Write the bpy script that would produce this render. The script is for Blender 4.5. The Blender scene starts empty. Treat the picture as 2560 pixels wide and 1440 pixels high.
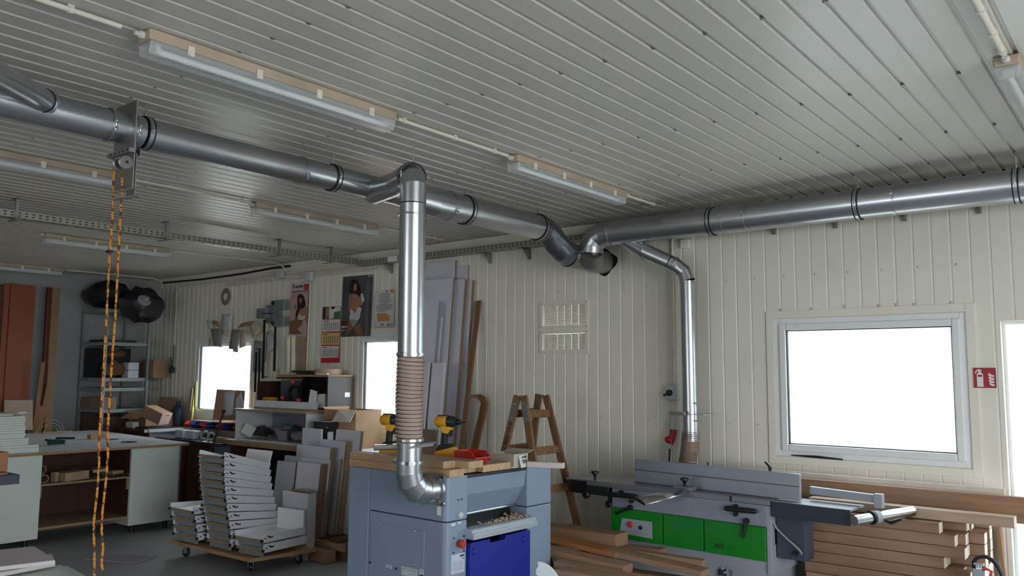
import bpy, bmesh, math, random
import numpy as np
from mathutils import Matrix, Vector, Euler
random.seed(7)
scn = bpy.context.scene
COL = scn.collection

# ------------------------------------------------------------------ camera
CAM_Z = 1.65
FPX = 2051.26
YAW, PITCH, ROLL = -0.675633, 0.103281, 0.00681
def _cam_axes():
    cy, sy = math.cos(YAW), math.sin(YAW)
    f = np.array([sy*math.cos(PITCH), cy*math.cos(PITCH), math.sin(PITCH)])
    r = np.array([cy, -sy, 0.0]); u = np.cross(r, f)
    c, s = math.cos(ROLL), math.sin(ROLL)
    return c*r + s*u, -(-s*r + c*u)*-1.0, f
CR, CU, CF = _cam_axes()
cam_data = bpy.data.cameras.new('camera')
cam_data.sensor_fit = 'HORIZONTAL'; cam_data.sensor_width = 36.0
cam_data.lens = FPX/2560*36.0
cam_data.clip_start = 0.05; cam_data.clip_end = 200
cam = bpy.data.objects.new('camera', cam_data); COL.objects.link(cam)
m = Matrix.Identity(4)
for i in range(3):
    m[i][0] = CR[i]; m[i][1] = CU[i]; m[i][2] = -CF[i]
m.translation = (0, 0, CAM_Z)
cam.matrix_world = m
scn.camera = cam

# ------------------------------------------------------------------ world, sun, exposure
world = bpy.data.worlds.new('daylight'); scn.world = world
world.use_nodes = True
bg = world.node_tree.nodes['Background']
bg.inputs['Color'].default_value = (0.90, 0.945, 1.0, 1)
bg.inputs['Strength'].default_value = 7.0
sun = bpy.data.lights.new('sun', 'SUN'); sun.energy = 8.0; sun.angle = math.radians(1.0); sun.color = (1.0, 0.95, 0.86)
suno = bpy.data.objects.new('sun', sun); COL.objects.link(suno)
suno.rotation_euler = Vector((0.25, 0.75, -0.95)).to_track_quat('-Z', 'Y').to_euler()
scn.view_settings.view_transform = 'Standard'
scn.view_settings.look = 'None'
scn.view_settings.gamma = 1.0
scn.view_settings.use_curve_mapping = False
scn.view_settings.exposure = 0.3
scn.cycles.max_bounces = 9; scn.cycles.diffuse_bounces = 6; scn.cycles.glossy_bounces = 4
scn.cycles.transmission_bounces = 6; scn.cycles.transparent_max_bounces = 12
scn.cycles.sample_clamp_indirect = 8.0; scn.cycles.caustics_reflective = False; scn.cycles.caustics_refractive = False
scn.cycles.use_denoising = True
def portal(name, loc, rot, sx, sy):
    l = bpy.data.lights.new(name, 'AREA'); l.shape = 'RECTANGLE'; l.size = sx; l.size_y = sy; l.energy = 1
    l.cycles.is_portal = True
    o = bpy.data.objects.new(name, l); COL.objects.link(o); o.location = loc; o.rotation_euler = rot
RX = math.pi/2
portal('portal_window', (-1.66, 6.13, 1.56), (-RX, 0, 0), 1.3, 1.05)
portal('portal_door', (-.32, 6.13, 1.0), (-RX, 0, 0), 1.1, 2.05)
portal('portal_window', (-9.55, 6.13, 1.56), (-RX, 0, 0), 1.5, 1.05)
portal('portal_window', (-6.3, 6.13, 1.56), (-RX, 0, 0), 1.3, 1.05)
portal('portal_unseen_gate', (3.63, .9, 1.35), (0, RX, 0), 2.7, 4.7)  # unseen gate, put in for daylight from this side
portal('portal_window', (-3.5, -5.13, 1.6), (RX, 0, 0), 2.6, 1.1)

# ------------------------------------------------------------------ pixel -> place helpers (frame 2560 x 1440)
CP = np.array([0, 0, CAM_Z])
def ray(px, py):
    a, b = (px-1280)/FPX, (py-720)/FPX
    return CR*a - CU*b + CF
def pY(px, py, y): d = ray(px, py); return Vector(CP + d*(y/d[1]))
def pX(px, py, x): d = ray(px, py); return Vector(CP + d*(x/d[0]))
def pZ(px, py, z): d = ray(px, py); return Vector(CP + d*((z-CAM_Z)/d[2]))
def pD(px, py, k): return Vector(CP + ray(px, py)*k)
V = Vector
PI = math.pi

# ------------------------------------------------------------------ materials
def srgb(h):
    if isinstance(h, str):
        h = h.lstrip('#'); c = [int(h[i:i+2], 16)/255 for i in (0, 2, 4)]
    else: c = h
    return tuple(x/12.92 if x <= .04045 else ((x+.055)/1.055)**2.4 for x in c) + (1,)
MATS = {}
def mat(name, col, rough=.5, metal=0., var=.06, scale=6., bump=0., bscale=40., coat=0., stretch=(1, 1, 1), objvar=0., col2=None, spec=.5, rvar=0.):
    """plain surface with a little procedural variation"""
    if name in MATS: return MATS[name]
    M = bpy.data.materials.new(name); M.use_nodes = True; MATS[name] = M
    nt = M.node_tree; p = nt.nodes['Principled BSDF']; L = nt.links.new
    c = srgb(col)
    p.inputs['Roughness'].default_value = rough; p.inputs['Metallic'].default_value = metal
    p.inputs['Coat Weight'].default_value = coat; p.inputs['Specular IOR Level'].default_value = spec
    tc = nt.nodes.new('ShaderNodeTexCoord'); mp = nt.nodes.new('ShaderNodeMapping'); mp.inputs['Scale'].default_value = stretch
    L(tc.outputs['Object'], mp.inputs['Vector'])
    n = nt.nodes.new('ShaderNodeTexNoise'); n.inputs['Scale'].default_value = scale; n.inputs['Detail'].default_value = 4
    L(mp.outputs[0], n.inputs['Vector'])
    r = nt.nodes.new('ShaderNodeValToRGB')
    if col2: a, b = c, srgb(col2)
    else:
        a = tuple(max(0, x*(1-var*1.6)) for x in c[:3])+(1,); b = tuple(min(1, x*(1+var*1.6)) for x in c[:3])+(1,)
    r.color_ramp.elements[0].color = a; r.color_ramp.elements[0].position = .3
    r.color_ramp.elements[1].color = b; r.color_ramp.elements[1].position = .7
    L(n.outputs['Fac'], r.inputs['Fac'])
    out = r.outputs['Color']
    if objvar:
        oi = nt.nodes.new('ShaderNodeObjectInfo'); h = nt.nodes.new('ShaderNodeHueSaturation')
        mr = nt.nodes.new('ShaderNodeMapRange'); mr.inputs['To Min'].default_value = 1-objvar; mr.inputs['To Max'].default_value = 1+objvar
        L(oi.outputs['Random'], mr.inputs['Value']); L(mr.outputs[0], h.inputs['Value']); L(out, h.inputs['Color']); out = h.outputs['Color']
    L(out, p.inputs['Base Color'])
    if rvar:
        mr2 = nt.nodes.new('ShaderNodeMapRange'); mr2.inputs['To Min'].default_value = max(0.02, rough-rvar); mr2.inputs['To Max'].default_value = rough+rvar
        L(n.outputs['Fac'], mr2.inputs['Value']); L(mr2.outputs[0], p.inputs['Roughness'])
    if bump:
        n2 = nt.nodes.new('ShaderNodeTexNoise'); n2.inputs['Scale'].default_value = bscale; L(mp.outputs[0], n2.inputs['Vector'])
        b_ = nt.nodes.new('ShaderNodeBump'); b_.inputs['Strength'].default_value = bump; b_.inputs['Distance'].default_value = .01
        L(n2.outputs['Fac'], b_.inputs['Height']); L(b_.outputs[0], p.inputs['Normal'])
    return M
def wood(name, col, col2, axis='x', rough=.6, objvar=.12, grain=1.):
    """long grained timber, grain along one object axis"""
    s = {'x': (.8, 14, 14), 'y': (14, .8, 14), 'z': (14, 14, .8)}[axis]
    if name in MATS: return MATS[name]
    M = mat(name, col, rough, 0, scale=2.2*grain, bump=.06, bscale=9, stretch=s, objvar=objvar, col2=col2)
    return M
def glass(name, tint=(1, 1, 1), alpha=.1, rough=.02):
    M = bpy.data.materials.new(name); M.use_nodes = True; nt = M.node_tree
    for n in list(nt.nodes): nt.nodes.remove(n)
    o = nt.nodes.new('ShaderNodeOutputMaterial'); t = nt.nodes.new('ShaderNodeBsdfTransparent'); g = nt.nodes.new('ShaderNodeBsdfGlossy')
    t.inputs[0].default_value = tint + (1,); g.inputs['Roughness'].default_value = rough
    lw = nt.nodes.new('ShaderNodeLayerWeight'); pw = nt.nodes.new('ShaderNodeMath'); pw.operation = 'POWER'; pw.inputs[1].default_value = 4
    f = nt.nodes.new('ShaderNodeMapRange'); f.inputs['To Min'].default_value = .04; f.inputs['To Max'].default_value = .7
    nt.links.new(lw.outputs['Facing'], pw.inputs[0]); nt.links.new(pw.outputs[0], f.inputs['Value'])
    mx = nt.nodes.new('ShaderNodeMixShader'); L = nt.links.new
    L(f.outputs[0], mx.inputs[0]); L(t.outputs[0], mx.inputs[1]); L(g.outputs[0], mx.inputs[2]); L(mx.outputs[0], o.inputs[0])
    MATS[name] = M; return M
def translucent(name, col, alpha=.5, rough=.25):
    """cloudy see-through plastic"""
    M = bpy.data.materials.new(name); M.use_nodes = True; nt = M.node_tree; p = nt.nodes['Principled BSDF']
    p.inputs['Base Color'].default_value = srgb(col); p.inputs['Roughness'].default_value = rough; p.inputs['Alpha'].default_value = alpha
    n = nt.nodes.new('ShaderNodeTexNoise'); n.inputs['Scale'].default_value = 12
    mr = nt.nodes.new('ShaderNodeMapRange'); mr.inputs['To Min'].default_value = max(0, alpha-.08); mr.inputs['To Max'].default_value = min(1, alpha+.08)
    nt.links.new(n.outputs['Fac'], mr.inputs['Value']); nt.links.new(mr.outputs[0], p.inputs['Alpha'])
    MATS[name] = M; return M

galv = mat('galvanised steel', '#c2c6cb', .29, .95, var=.02, scale=3)
galv_dull = mat('dull zinc', '#9b9c98', .42, .8, var=.04, scale=6)
rubber = mat('black rubber', '#15161a', .6)
steel = mat('bright steel', '#c9ccd0', .22, 1., var=.04)
dark_metal = mat('dark steel', '#3a3d42', .4, .6)
black = mat('black plastic', '#17181b', .42)
white_pvc = mat('white pvc', '#e6e8ea', .35, var=.015)
cream = mat('cream coated sheet', '#e9e5d8', .42, var=.02, scale=3)
ceil_m = mat('ceiling sheet', '#cdc9c2', .34, var=.02, scale=2)
gap_shade = mat('painted gap shade', '#120f0d', .9)  # near-black colour standing for the shade inside holes and slots
conduit_m = mat('conduit plastic', '#dcd5c8', .5, var=.04)
grey_box = mat('light grey plastic', '#c9ccc9', .5, var=.03)

# ------------------------------------------------------------------ mesh helpers
class MB:
    def __init__(self): self.bm = bmesh.new()
    def _faces(self, vs, fs, smooth=False, mi=0):
        bv = [self.bm.verts.new(v) for v in vs]; out = []
        for f in fs:
            try:
                x = self.bm.faces.new([bv[i] for i in f]); x.smooth = smooth; x.material_index = mi; out.append(x)
            except ValueError: pass
        return out
    def hexa(self, b4, t4, mi=0):
        """box from 4 bottom and 4 top corners, same winding"""
        self._faces(list(b4)+list(t4), [(3, 2, 1, 0), (4, 5, 6, 7), (0, 1, 5, 4), (1, 2, 6, 5), (2, 3, 7, 6), (3, 0, 4, 7)], mi=mi); return self
    def box(self, x0, x1, y0, y1, z0, z1, mi=0, M=None):
        c = [V((x0, y0, z0)), V((x1, y0, z0)), V((x1, y1, z0)), V((x0, y1, z0)), V((x0, y0, z1)), V((x1, y0, z1)), V((x1, y1, z1)), V((x0, y1, z1))]
        if M is not None: c = [M @ v for v in c]
        return self.hexa(c[:4], c[4:], mi)
    def cbox(self, c, s, rz=0, rx=0, ry=0, mi=0):
        M = Matrix.Translation(c) @ Euler((rx, ry, rz)).to_matrix().to_4x4()
        return self.box(-s[0]/2, s[0]/2, -s[1]/2, s[1]/2, -s[2]/2, s[2]/2, mi, M)
    def bar(self, a, b, w, h, up=(0, 0, 1), mi=0):
        """rectangular bar from a to b, w across, h along up"""
        a, b = V(a), V(b); d = (b-a).normalized(); u = V(up)
        s = d.cross(u)
        if s.length < 1e-5: s = d.cross(V((1, 0, 0)))
        s.normalize(); u = s.cross(d).normalized()
        q = lambda p: [p-s*w/2-u*h/2, p+s*w/2-u*h/2, p+s*w/2+u*h/2, p-s*w/2+u*h/2]
        return self.hexa(q(a), q(b), mi)
    def ngon(self, pts, off, mi=0):
        """prism: polygon pts swept by off"""
        n = len(pts); off = V(off); p = [V(x) for x in pts]; q = [x+off for x in p]
        self._faces(p+q, [tuple(range(n))[::-1], tuple(range(n, 2*n))]+[(i, (i+1) % n, n+(i+1) % n, n+i) for i in range(n)], mi=mi); return self
    def quad(self, *pts, mi=0): self._faces([V(p) for p in pts], [tuple(range(len(pts)))], mi=mi); return self
    def _frame(self, d):
        d = V(d).normalized(); r = V((0, 0, 1)) if abs(d.z) < .9 else V((1, 0, 0))
        s = d.cross(r).normalized(); return s, s.cross(d).normalized()
    def cyl(self, a, b, r, r2=None, n=20, caps=True, mi=0):
        a, b = V(a), V(b); r2 = r if r2 is None else r2
        s, u = self._frame(b-a); A = []; B = []
        for i in range(n):
            t = 2*PI*i/n; w = s*math.cos(t)+u*math.sin(t); A.append(a+w*r); B.append(b+w*r2)
        self._faces(A+B, [(i, (i+1) % n, n+(i+1) % n, n+i) for i in range(n)], True, mi)
        if caps: self._faces(A, [tuple(range(n))[::-1]], mi=mi); self._faces(B, [tuple(range(n))], mi=mi)
        return self
    def gores(self, pts, r, n=28, mi=0, r2=None):
        """mitred sheet-metal pipe along pts; every straight piece crisp"""
        P = [V(p) for p in pts]; N = len(P); nd = []
        for i in range(N):
            d1 = (P[i]-P[i-1]).normalized() if i else None; d2 = (P[i+1]-P[i]).normalized() if i < N-1 else None
            nd.append((d1+d2).normalized() if d1 and d2 else (d1 or d2))
        s, u = self._frame(P[1]-P[0])
        rings = []
        for i in range(N-1):
            d = (P[i+1]-P[i]).normalized()
            s = (s-d*s.dot(d)).normalized(); u = s.cross(d).normalized()
            ra = r if r2 is None else r+(r2-r)*i/(N-1); rb = r if r2 is None else r+(r2-r)*(i+1)/(N-1)
            A = []; B = []
            for k in range(n):
                t = 2*PI*k/n; w = s*math.cos(t)+u*math.sin(t)
                pa = P[i]+w*ra; pb = P[i]+w*rb
                A.append(pa+d*((P[i]-pa).dot(nd[i])/d.dot(nd[i])))
                B.append(pb+d*((P[i+1]-pb).dot(nd[i+1])/d.dot(nd[i+1])))
            self._faces(A+B, [(k, (k+1) % n, n+(k+1) % n, n+k) for k in range(n)], True, mi)
        return self
    def tube(self, pts, r, n=8, mi=0, caps=True):
        P = [V(p) for p in pts]; N = len(P); rr = r if hasattr(r, '__len__') else [r]*N
        s, u = self._frame(P[1]-P[0]); vs = []
        for i in range(N):
            d = (P[min(i+1, N-1)]-P[max(i-1, 0)]).normalized()
            s = (s-d*s.dot(d)).normalized(); u = s.cross(d).normalized()
            for k in range(n):
                t = 2*PI*k/n; vs.append(P[i]+(s*math.cos(t)+u*math.sin(t))*rr[i])
        fs = [(i*n+k, i*n+(k+1) % n, (i+1)*n+(k+1) % n, (i+1)*n+k) for i in range(N-1) for k in range(n)]
        self._faces(vs, fs, True, mi)
        if caps: self._faces(vs[:n], [tuple(range(n))[::-1]], mi=mi); self._faces(vs[-n:], [tuple(range(n))], mi=mi)
        return self
    def lathe(self, prof, c=(0, 0, 0), axis=(0, 0, 1), n=24, mi=0):
        """revolve [(radius, height)...] about axis through c"""
        c = V(c); d = V(axis).normalized(); s, u = self._frame(d); vs = []
        for r, h in prof:
            for k in range(n):
                t = 2*PI*k/n; vs.append(c+d*h+(s*math.cos(t)+u*math.sin(t))*max(r, 1e-5))
        fs = [(i*n+k, i*n+(k+1) % n, (i+1)*n+(k+1) % n, (i+1)*n+k) for i in range(len(prof)-1) for k in range(n)]
        self._faces(vs, fs, True, mi); return self
    def ring(self, c, axis, r, w, t, n=28, mi=0):
        """flat hoop of width w and thickness t round radius r"""
        return self.lathe([(r, -w/2), (r+t, -w/2), (r+t, w/2), (r, w/2), (r, -w/2)], c, axis, n, mi)
    def ball(self, c, r, sx=1, sy=1, sz=1, n=12, mi=0):
        R = bmesh.ops.create_uvsphere(self.bm, u_segments=n, v_segments=max(6, n//2+1), radius=r)
        for v in R['verts']:
            v.co = V((v.co.x*sx, v.co.y*sy, v.co.z*sz))+V(c)
        for v in R['verts']:
            for f in v.link_faces: f.smooth = True; f.material_index = mi
        return self
    def sheet(self, grid, mi=0, smooth=True, thick=0.):
        """surface from a 2-D grid of points"""
        R = len(grid); Cn = len(grid[0]); vs = [V(p) for row in grid for p in row]
        self._faces(vs, [(i*Cn+j, i*Cn+j+1, (i+1)*Cn+j+1, (i+1)*Cn+j) for i in range(R-1) for j in range(Cn-1)], smooth, mi)
        return self
WM = {}
def mw(o): return WM.get(o.name, Matrix.Identity(4)) if o else Matrix.Identity(4)
def props(o, label=None, cat=None, group=None, kind=None):
    if label: o['label'] = label
    if cat: o['category'] = cat
    if group: o['group'] = group
    if kind: o['kind'] = kind
    return o
def W(mb, name, m, parent=None, label=None, cat=None, group=None, kind=None, bevel=0., seg=2, solid=0., sharp=40, wn=True, loc=None):
    """link the builder as ONE mesh object; its points are in world coordinates"""
    bm = mb.bm; bmesh.ops.remove_doubles(bm, verts=bm.verts, dist=1e-6) if False else None
    me = bpy.data.meshes.new(name)
    bmesh.ops.recalc_face_normals(bm, faces=bm.faces)
    ms = m if isinstance(m, (list, tuple)) else [m]
    if parent is None:
        cs = [v.co for v in bm.verts]
        if loc is None:
            lo = V((min(c.x for c in cs), min(c.y for c in cs), min(c.z for c in cs))); hi = V((max(c.x for c in cs), max(c.y for c in cs), max(c.z for c in cs)))
            loc = V(((lo.x+hi.x)/2, (lo.y+hi.y)/2, lo.z))
        Mx = Matrix.Translation(loc)
    else: Mx = mw(parent)
    bm.transform(Mx.inverted())
    bm.to_mesh(me); bm.free()
    for x in ms: me.materials.append(x)
    o = bpy.data.objects.new(name, me); COL.objects.link(o)
    if parent is None: o.location = loc
    else: o.parent = parent
    WM[o.name] = Mx
    me.set_sharp_from_angle(angle=math.radians(sharp)) if any(p.use_smooth for p in me.polygons) else None
    if solid:
        s = o.modifiers.new('solid', 'SOLIDIFY'); s.thickness = solid; s.offset = 0
    if bevel:
        b = o.modifiers.new('bevel', 'BEVEL'); b.width = bevel; b.segments = seg; b.limit_method = 'ANGLE'; b.angle_limit = math.radians(50)
    return props(o, label, cat, group, kind)
def thing(name, label, cat, loc=(0, 0, 0), rz=0., group=None):
    o = bpy.data.objects.new(name, None); COL.objects.link(o); o.empty_display_size = .1
    o.location = loc; o.rotation_euler = (0, 0, rz)
    WM[o.name] = Matrix.Translation(V(loc)) @ Matrix.Rotation(rz, 4, 'Z')
    return props(o, label, cat, group)
def dup(o, Mrel, label=None, group=None, parent=None):
    """copy a thing with its parts and sub-parts, moved by the world transform Mrel"""
    c = o.copy(); COL.objects.link(c)
    if parent is None:
        M = Mrel @ mw(o); c.location = M.translation; c.rotation_euler = M.to_euler(); WM[c.name] = M
        if label: c['label'] = label
        if group: c['group'] = group
    else: c.parent = parent; WM[c.name] = mw(parent)
    for ch in [x for x in bpy.data.objects if x.parent == o]: dup(ch, None, parent=c)
    return c
def text(body, size, origin, xdir, ydir, name, m, parent, depth=.0008, align='LEFT', bold=0.):
    """flat raised lettering, converted to a mesh"""
    cu = bpy.data.curves.new(name, 'FONT'); cu.body = body; cu.size = size; cu.align_x = align; cu.extrude = depth; cu.offset = bold
    t = bpy.data.objects.new(name, cu); COL.objects.link(t)
    dg = bpy.context.evaluated_depsgraph_get(); me = bpy.data.meshes.new_from_object(t.evaluated_get(dg))
    bpy.data.objects.remove(t); bpy.data.curves.remove(cu)
    x = V(xdir).normalized(); y = V(ydir).normalized(); z = x.cross(y)
    M = Matrix((x, y, z)).transposed().to_4x4(); M.translation = V(origin)
    me.transform(mw(parent).inverted() @ M)
    me.materials.clear(); me.materials.append(m)
    o = bpy.data.objects.new(name, me); COL.objects.link(o); o.parent = parent; WM[o.name] = mw(parent)
    return o
# ================================================================== SETTING
XL, XR, YB, YF, HC = -11.65, 3.5, 6.0, -5.0, 2.961
# openings in the back wall: (x0, x1, z0, z1)
HOLES = [(-2.302, -1.022, 1.06, 2.066), (-10.25, -8.89, 1.06, 2.066), (-6.955, -5.68, 1.06, 2.066), (-.835, .2, 0., 2.0), (-4.44, -3.985, 2.07, 2.262), (-4.44, -3.985, 1.86, 2.005)]
def ribbed_wall(name, x0, x1, holes, y, sgn, pitch=.1146, ph=-1.0984, hgt=2.98):
    mb = MB(); xs = set([x0, x1])
    for h in holes: xs.update(h[:2])
    k0 = math.ceil((x0-ph)/pitch); k1 = math.floor((x1-ph)/pitch)
    g = {}
    for k in range(k0, k1+1):
        c = ph+k*pitch
        for d, dep in ((-.008, 0), (-.004, .004), (.004, .004), (.008, 0)):
            xs.add(c+d); g[c+d] = dep
    xs = sorted(x for x in xs if x0 <= x <= x1)
    dp = [g.get(x, 0.) for x in xs]
    for i in range(len(xs)-1):
        a, b = xs[i], xs[i+1]; mid = (a+b)/2
        cuts = sorted([h[2:] for h in holes if h[0] < mid < h[1]]); z = 0.
        spans = []
        for c in cuts:
            if c[0] > z: spans.append((z, c[0]))
            z = max(z, c[1])
        spans.append((z, hgt))
        for (za, zb) in spans:
            mb.quad((a, y+sgn*dp[i], za), (b, y+sgn*dp[i+1], za), (b, y+sgn*dp[i+1], zb), (a, y+sgn*dp[i], zb))
    # outer leaf of the panel and the reveals
    t = .12
    xs2 = sorted(set([x0, x1]+[h[0] for h in holes]+[h[1] for h in holes]))
    for i in range(len(xs2)-1):
        a, b = xs2[i], xs2[i+1]; mid = (a+b)/2; z = 0.
        for c in sorted([h[2:] for h in holes if h[0] < mid < h[1]])+[(hgt, hgt)]:
            if c[0] > z: mb.quad((a, y+sgn*t, z), (a, y+sgn*t, c[0]), (b, y+sgn*t, c[0]), (b, y+sgn*t, z))
            z = max(z, c[1])
    for (a, b, c, d) in holes:
        Y0, Y1 = y, y+sgn*t
        mb.quad((a, Y0, c), (a, Y1, c), (a, Y1, d), (a, Y0, d)); mb.quad((b, Y0, c), (b, Y1, c), (b, Y1, d), (b, Y0, d))
        mb.quad((a, Y0, d), (a, Y1, d), (b, Y1, d), (b, Y0, d))
        if c > 0: mb.quad((a, Y0, c), (a, Y1, c), (b, Y1, c), (b, Y0, c))
    return W(mb, name, cream, kind='structure', loc=V((0, 0, 0)))
ribbed_wall('wall_back', XL, XR, HOLES, YB, 1)
ribbed_wall('wall_front', XL, XR, [(-4.8, -2.2, 1.06, 2.15)], YF, -1)  # unseen window behind the camera, sized for the light it gives
def side_wall(name, x, sgn, hole=None):
    mb = MB()
    if hole:
        y0, y1, z1 = hole
        for (a, b, c, d) in ((YF, y0, 0, 2.98), (y1, YB, 0, 2.98), (y0, y1, z1, 2.98)): mb.box(x, x+sgn*.12, a, b, c, d)
    else: mb.box(x, x+sgn*.12, YF, YB+.12, 0, 2.98)
    return W(mb, name, mat('white board wall', '#a3a6a8', .6, var=.02), kind='structure', loc=V((0, 0, 0)))
side_wall('wall_left', XL, -1)
side_wall('wall_right', XR, 1, (-1.5, 3.2, 2.7))  # unseen gate opening, added and sized for side daylight
# floor
fl = mat('grey concrete floor', '#8f9499', .55, var=.12, scale=1.3, bump=.08, bscale=30, col2='#a3a6a8')
W(MB().box(XL-.2, XR+.2, YF-.2, YB+.2, -.2, 0.), 'floor', fl, kind='structure', loc=V((0, 0, 0)))
# ceiling: wide pans with narrow recessed valleys running to the back wall
mb = MB(); pitch = .1142; ph = -.7657; prof = []
k = math.ceil((XL-ph)/pitch); x = ph+k*pitch; prof.append((XL, HC)); ends = []
while x < XR:
    prof += [(x-.012, HC), (x-.006, HC+.013), (x+.006, HC+.013), (x+.012, HC)]; ends.append(x); x += pitch
prof.append((XR, HC))
for (a, za), (b, zb) in zip(prof[:-1], prof[1:]): mb.quad((a, YF, za), (a, YB, za), (b, YB, zb), (b, YF, zb))
for x in ends: mb.quad((x-.012, YB-.004, HC), (x-.006, YB-.004, HC+.013), (x+.006, YB-.004, HC+.013), (x+.012, YB-.004, HC), mi=1)  # dark end faces put shade into the open valley ends
# sheet screws, rows every 0.69 m on every second valley
for j, ys in enumerate((5.55, 4.86, 3.93, 2.86, 1.85, .8)):
    for i, x in enumerate(ends):
        if i % 2 == 0: mb.lathe([(.0, .0), (.008, .001), (.009, .009), (.009, .014)], (x, ys, HC-.001), n=6, mi=2)
W(mb, 'ceiling', [ceil_m, gap_shade, galv_dull], kind='structure', loc=V((0, 0, 0)))
W(MB().box(XL-.3, XR+.3, YF-.3, YB+.3, HC+.03, HC+.2), 'roof', mat('roof panel', '#a0a0a0', .7), kind='structure', loc=V((0, 0, 0)))
# flashing strip along the top of the back wall
W(MB().box(XL, -3.0, 5.972, 5.994, 2.865, 2.955), 'trim_1', cream, kind='structure', loc=V((0, 0, 0)))
# wall fastener caps
mb = MB()
for i in range(40):
    x = -1.0984-.1146*2*i
    for z in (2.38, 1.28):
        if any(h[0]-.06 < x+.03 < h[1]+.06 and h[2] < z < h[3] for h in HOLES): continue
        mb.lathe([(0, .006), (.006, .005), (.009, .001), (.009, 0)], (x+.03, 6.0, z), (0, -1, 0), n=8)
for px, py in ((1951, 774), (2029, 772), (2111, 766), (2197, 764), (2240, 762), (2286, 761), (2378, 757)):
    p = pY(px, py, 6.0); mb.lathe([(0, .008), (.007, .007), (.012, .001), (.012, 0)], p, (0, -1, 0), n=8)
W(mb, 'trim_2', mat('cream screw cap', '#cfc9b8', .5), kind='structure', loc=V((0, 0, 0)))

# ---- windows
pane = glass('window pane', (.93, .97, .97))
def window(n, x0, x1, z0, z1, trim=True, split=None):
    r = bpy.data.objects.new('window_%d' % n, None); COL.objects.link(r); r.location = (0, 0, 0); r['kind'] = 'structure'; WM[r.name] = Matrix.Identity(4)
    def fr(ax0, ax1, az0, az1, w, y0, y1):
        mb = MB()
        mb.box(ax0, ax0+w, y0, y1, az0, az1); mb.box(ax1-w, ax1, y0, y1, az0, az1); mb.box(ax0+w, ax1-w, y0, y1, az0, az0+w); mb.box(ax0+w, ax1-w, y0, y1, az1-w, az1)
        return mb
    W(fr(x0, x1, z0, z1, .045, 6.0, 6.07), 'frame', white_pvc, r, bevel=.004)
    W(fr(x0+.04, x1-.04, z0+.04, z1-.04, .05, 5.985, 6.055), 'sash', white_pvc, r, bevel=.008)
    g = fr(x0+.09, x1-.09, z0+.09, z1-.09, .006, 5.998, 6.03); W(g, 'gasket', rubber, r)
    W(MB().box(x0+.09, x1-.09, 6.018, 6.024, z0+.09, z1-.09), 'pane', pane, r)
    if trim:
        W(fr(x0-.055, x1+.05, z0-.055, z1+.055, .055, 5.988, 6.0), 'trim', cream, r, bevel=.002)
    return r
window(1, *HOLES[0]); window(2, *HOLES[1]); window(3, *HOLES[2])
w1 = bpy.data.objects['window_1']
W(MB().tube([pY(1978, 1138, 5.98), pY(2040, 1142, 5.978), pY(2107, 1149, 5.98)], [.004, .009, .005], n=8), 'seal_strip', rubber, w1, label='black rubber seal hanging loose under the frame')
# ---- door (its glazed leaf stands in the daylight)
r = bpy.data.objects.new('door_1', None); COL.objects.link(r); r['kind'] = 'structure'; WM[r.name] = Matrix.Identity(4)
mb = MB(); x0, x1, z1 = -.835, .2, 2.0
mb.box(x0, x0+.02, 6.07, 6.11, 0, z1); mb.box(x1-.02, x1, 6.07, 6.11, 0, z1); mb.box(x0+.02, x1-.02, 6.07, 6.11, z1-.02, z1)
W(mb, 'frame', white_pvc, r, bevel=.003)
W(MB().box(x0+.02, x1-.02, 6.09, 6.096, .02, z1-.02), 'pane', pane, r)
# ---- outdoors
W(MB().box(-40, 40, 6.3, 40, -.3, -.12), 'ground', mat('pale paving', '#c9c6bf', .9, var=.08, scale=.8), kind='structure', loc=V((0, 0, 0)))
W(MB().box(3.75, 40, -30, 6.3, -.3, -.12), 'yard_ground', mat('pale yard', '#c4c4c0', .9, var=.08, scale=.8), kind='structure', loc=V((0, 0, 0)))
shed = mat('white corrugated sheet', '#8fa4b1', .5, var=.01)
mb = MB(); x = -3.4; pr = []
while x < 3.0:
    pr += [(x, 9.6), (x+.11, 9.6), (x+.14, 9.56), (x+.17, 9.56), (x+.2, 9.6)]; x += .2
for (a, ya), (b, yb) in zip(pr[:-1], pr[1:]): mb.quad((a, ya, -.12), (b, yb, -.12), (b, yb, 3.1), (a, ya, 3.1))
mb.quad((-3.4, 9.6, -.12), (-3.4, 14, -.12), (-3.4, 14, 3.1), (-3.4, 9.6, 3.1)); mb.quad((-3.4, 9.6, 3.1), (3, 9.6, 3.1), (3, 14, 3.1), (-3.4, 14, 3.1))
W(mb, 'shed', shed, label='white corrugated metal shed outside beyond the wide window', cat='shed')
# ================================================================== DUST EXTRACTION DUCTS
def clamp(parent, c, axis, r, rod=None, name='clamp', w=.022):
    """galvanised pipe clamp with rubber edges; rod = ceiling height it hangs from"""
    c = V(c); ax = V(axis).normalized()
    o = W(MB().ring(c, ax, r, w, .006), name, galv, parent)
    mb = MB()
    for s in (-1, 1): mb.ring(c+ax*s*(w/2+.003), ax, r-.002, .007, .0095)
    W(mb, 'rubber_edge', rubber, o)
    side = V((1, 0, 0)) if abs(ax.x) < .7 else V((0, -1, 0))
    for q in ((-1, 1) if rod else (1,)):
        mb = MB(); p = c+side*q*(r+.008); mb.cbox(p, (.02, .02, .004)); mb.cyl(p-V((0, 0, .018)), p+V((0, 0, .018)), .004, n=8)
        W(mb, 'bolt', galv, o)
    if rod:
        W(MB().cyl((c.x, c.y, c.z+r), (c.x, c.y, rod), .004, n=8).cyl((c.x, c.y, c.z+r+.004), (c.x, c.y, c.z+r+.024), .008, n=8), 'threaded_rod', galv_dull, o)
    return o
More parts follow.
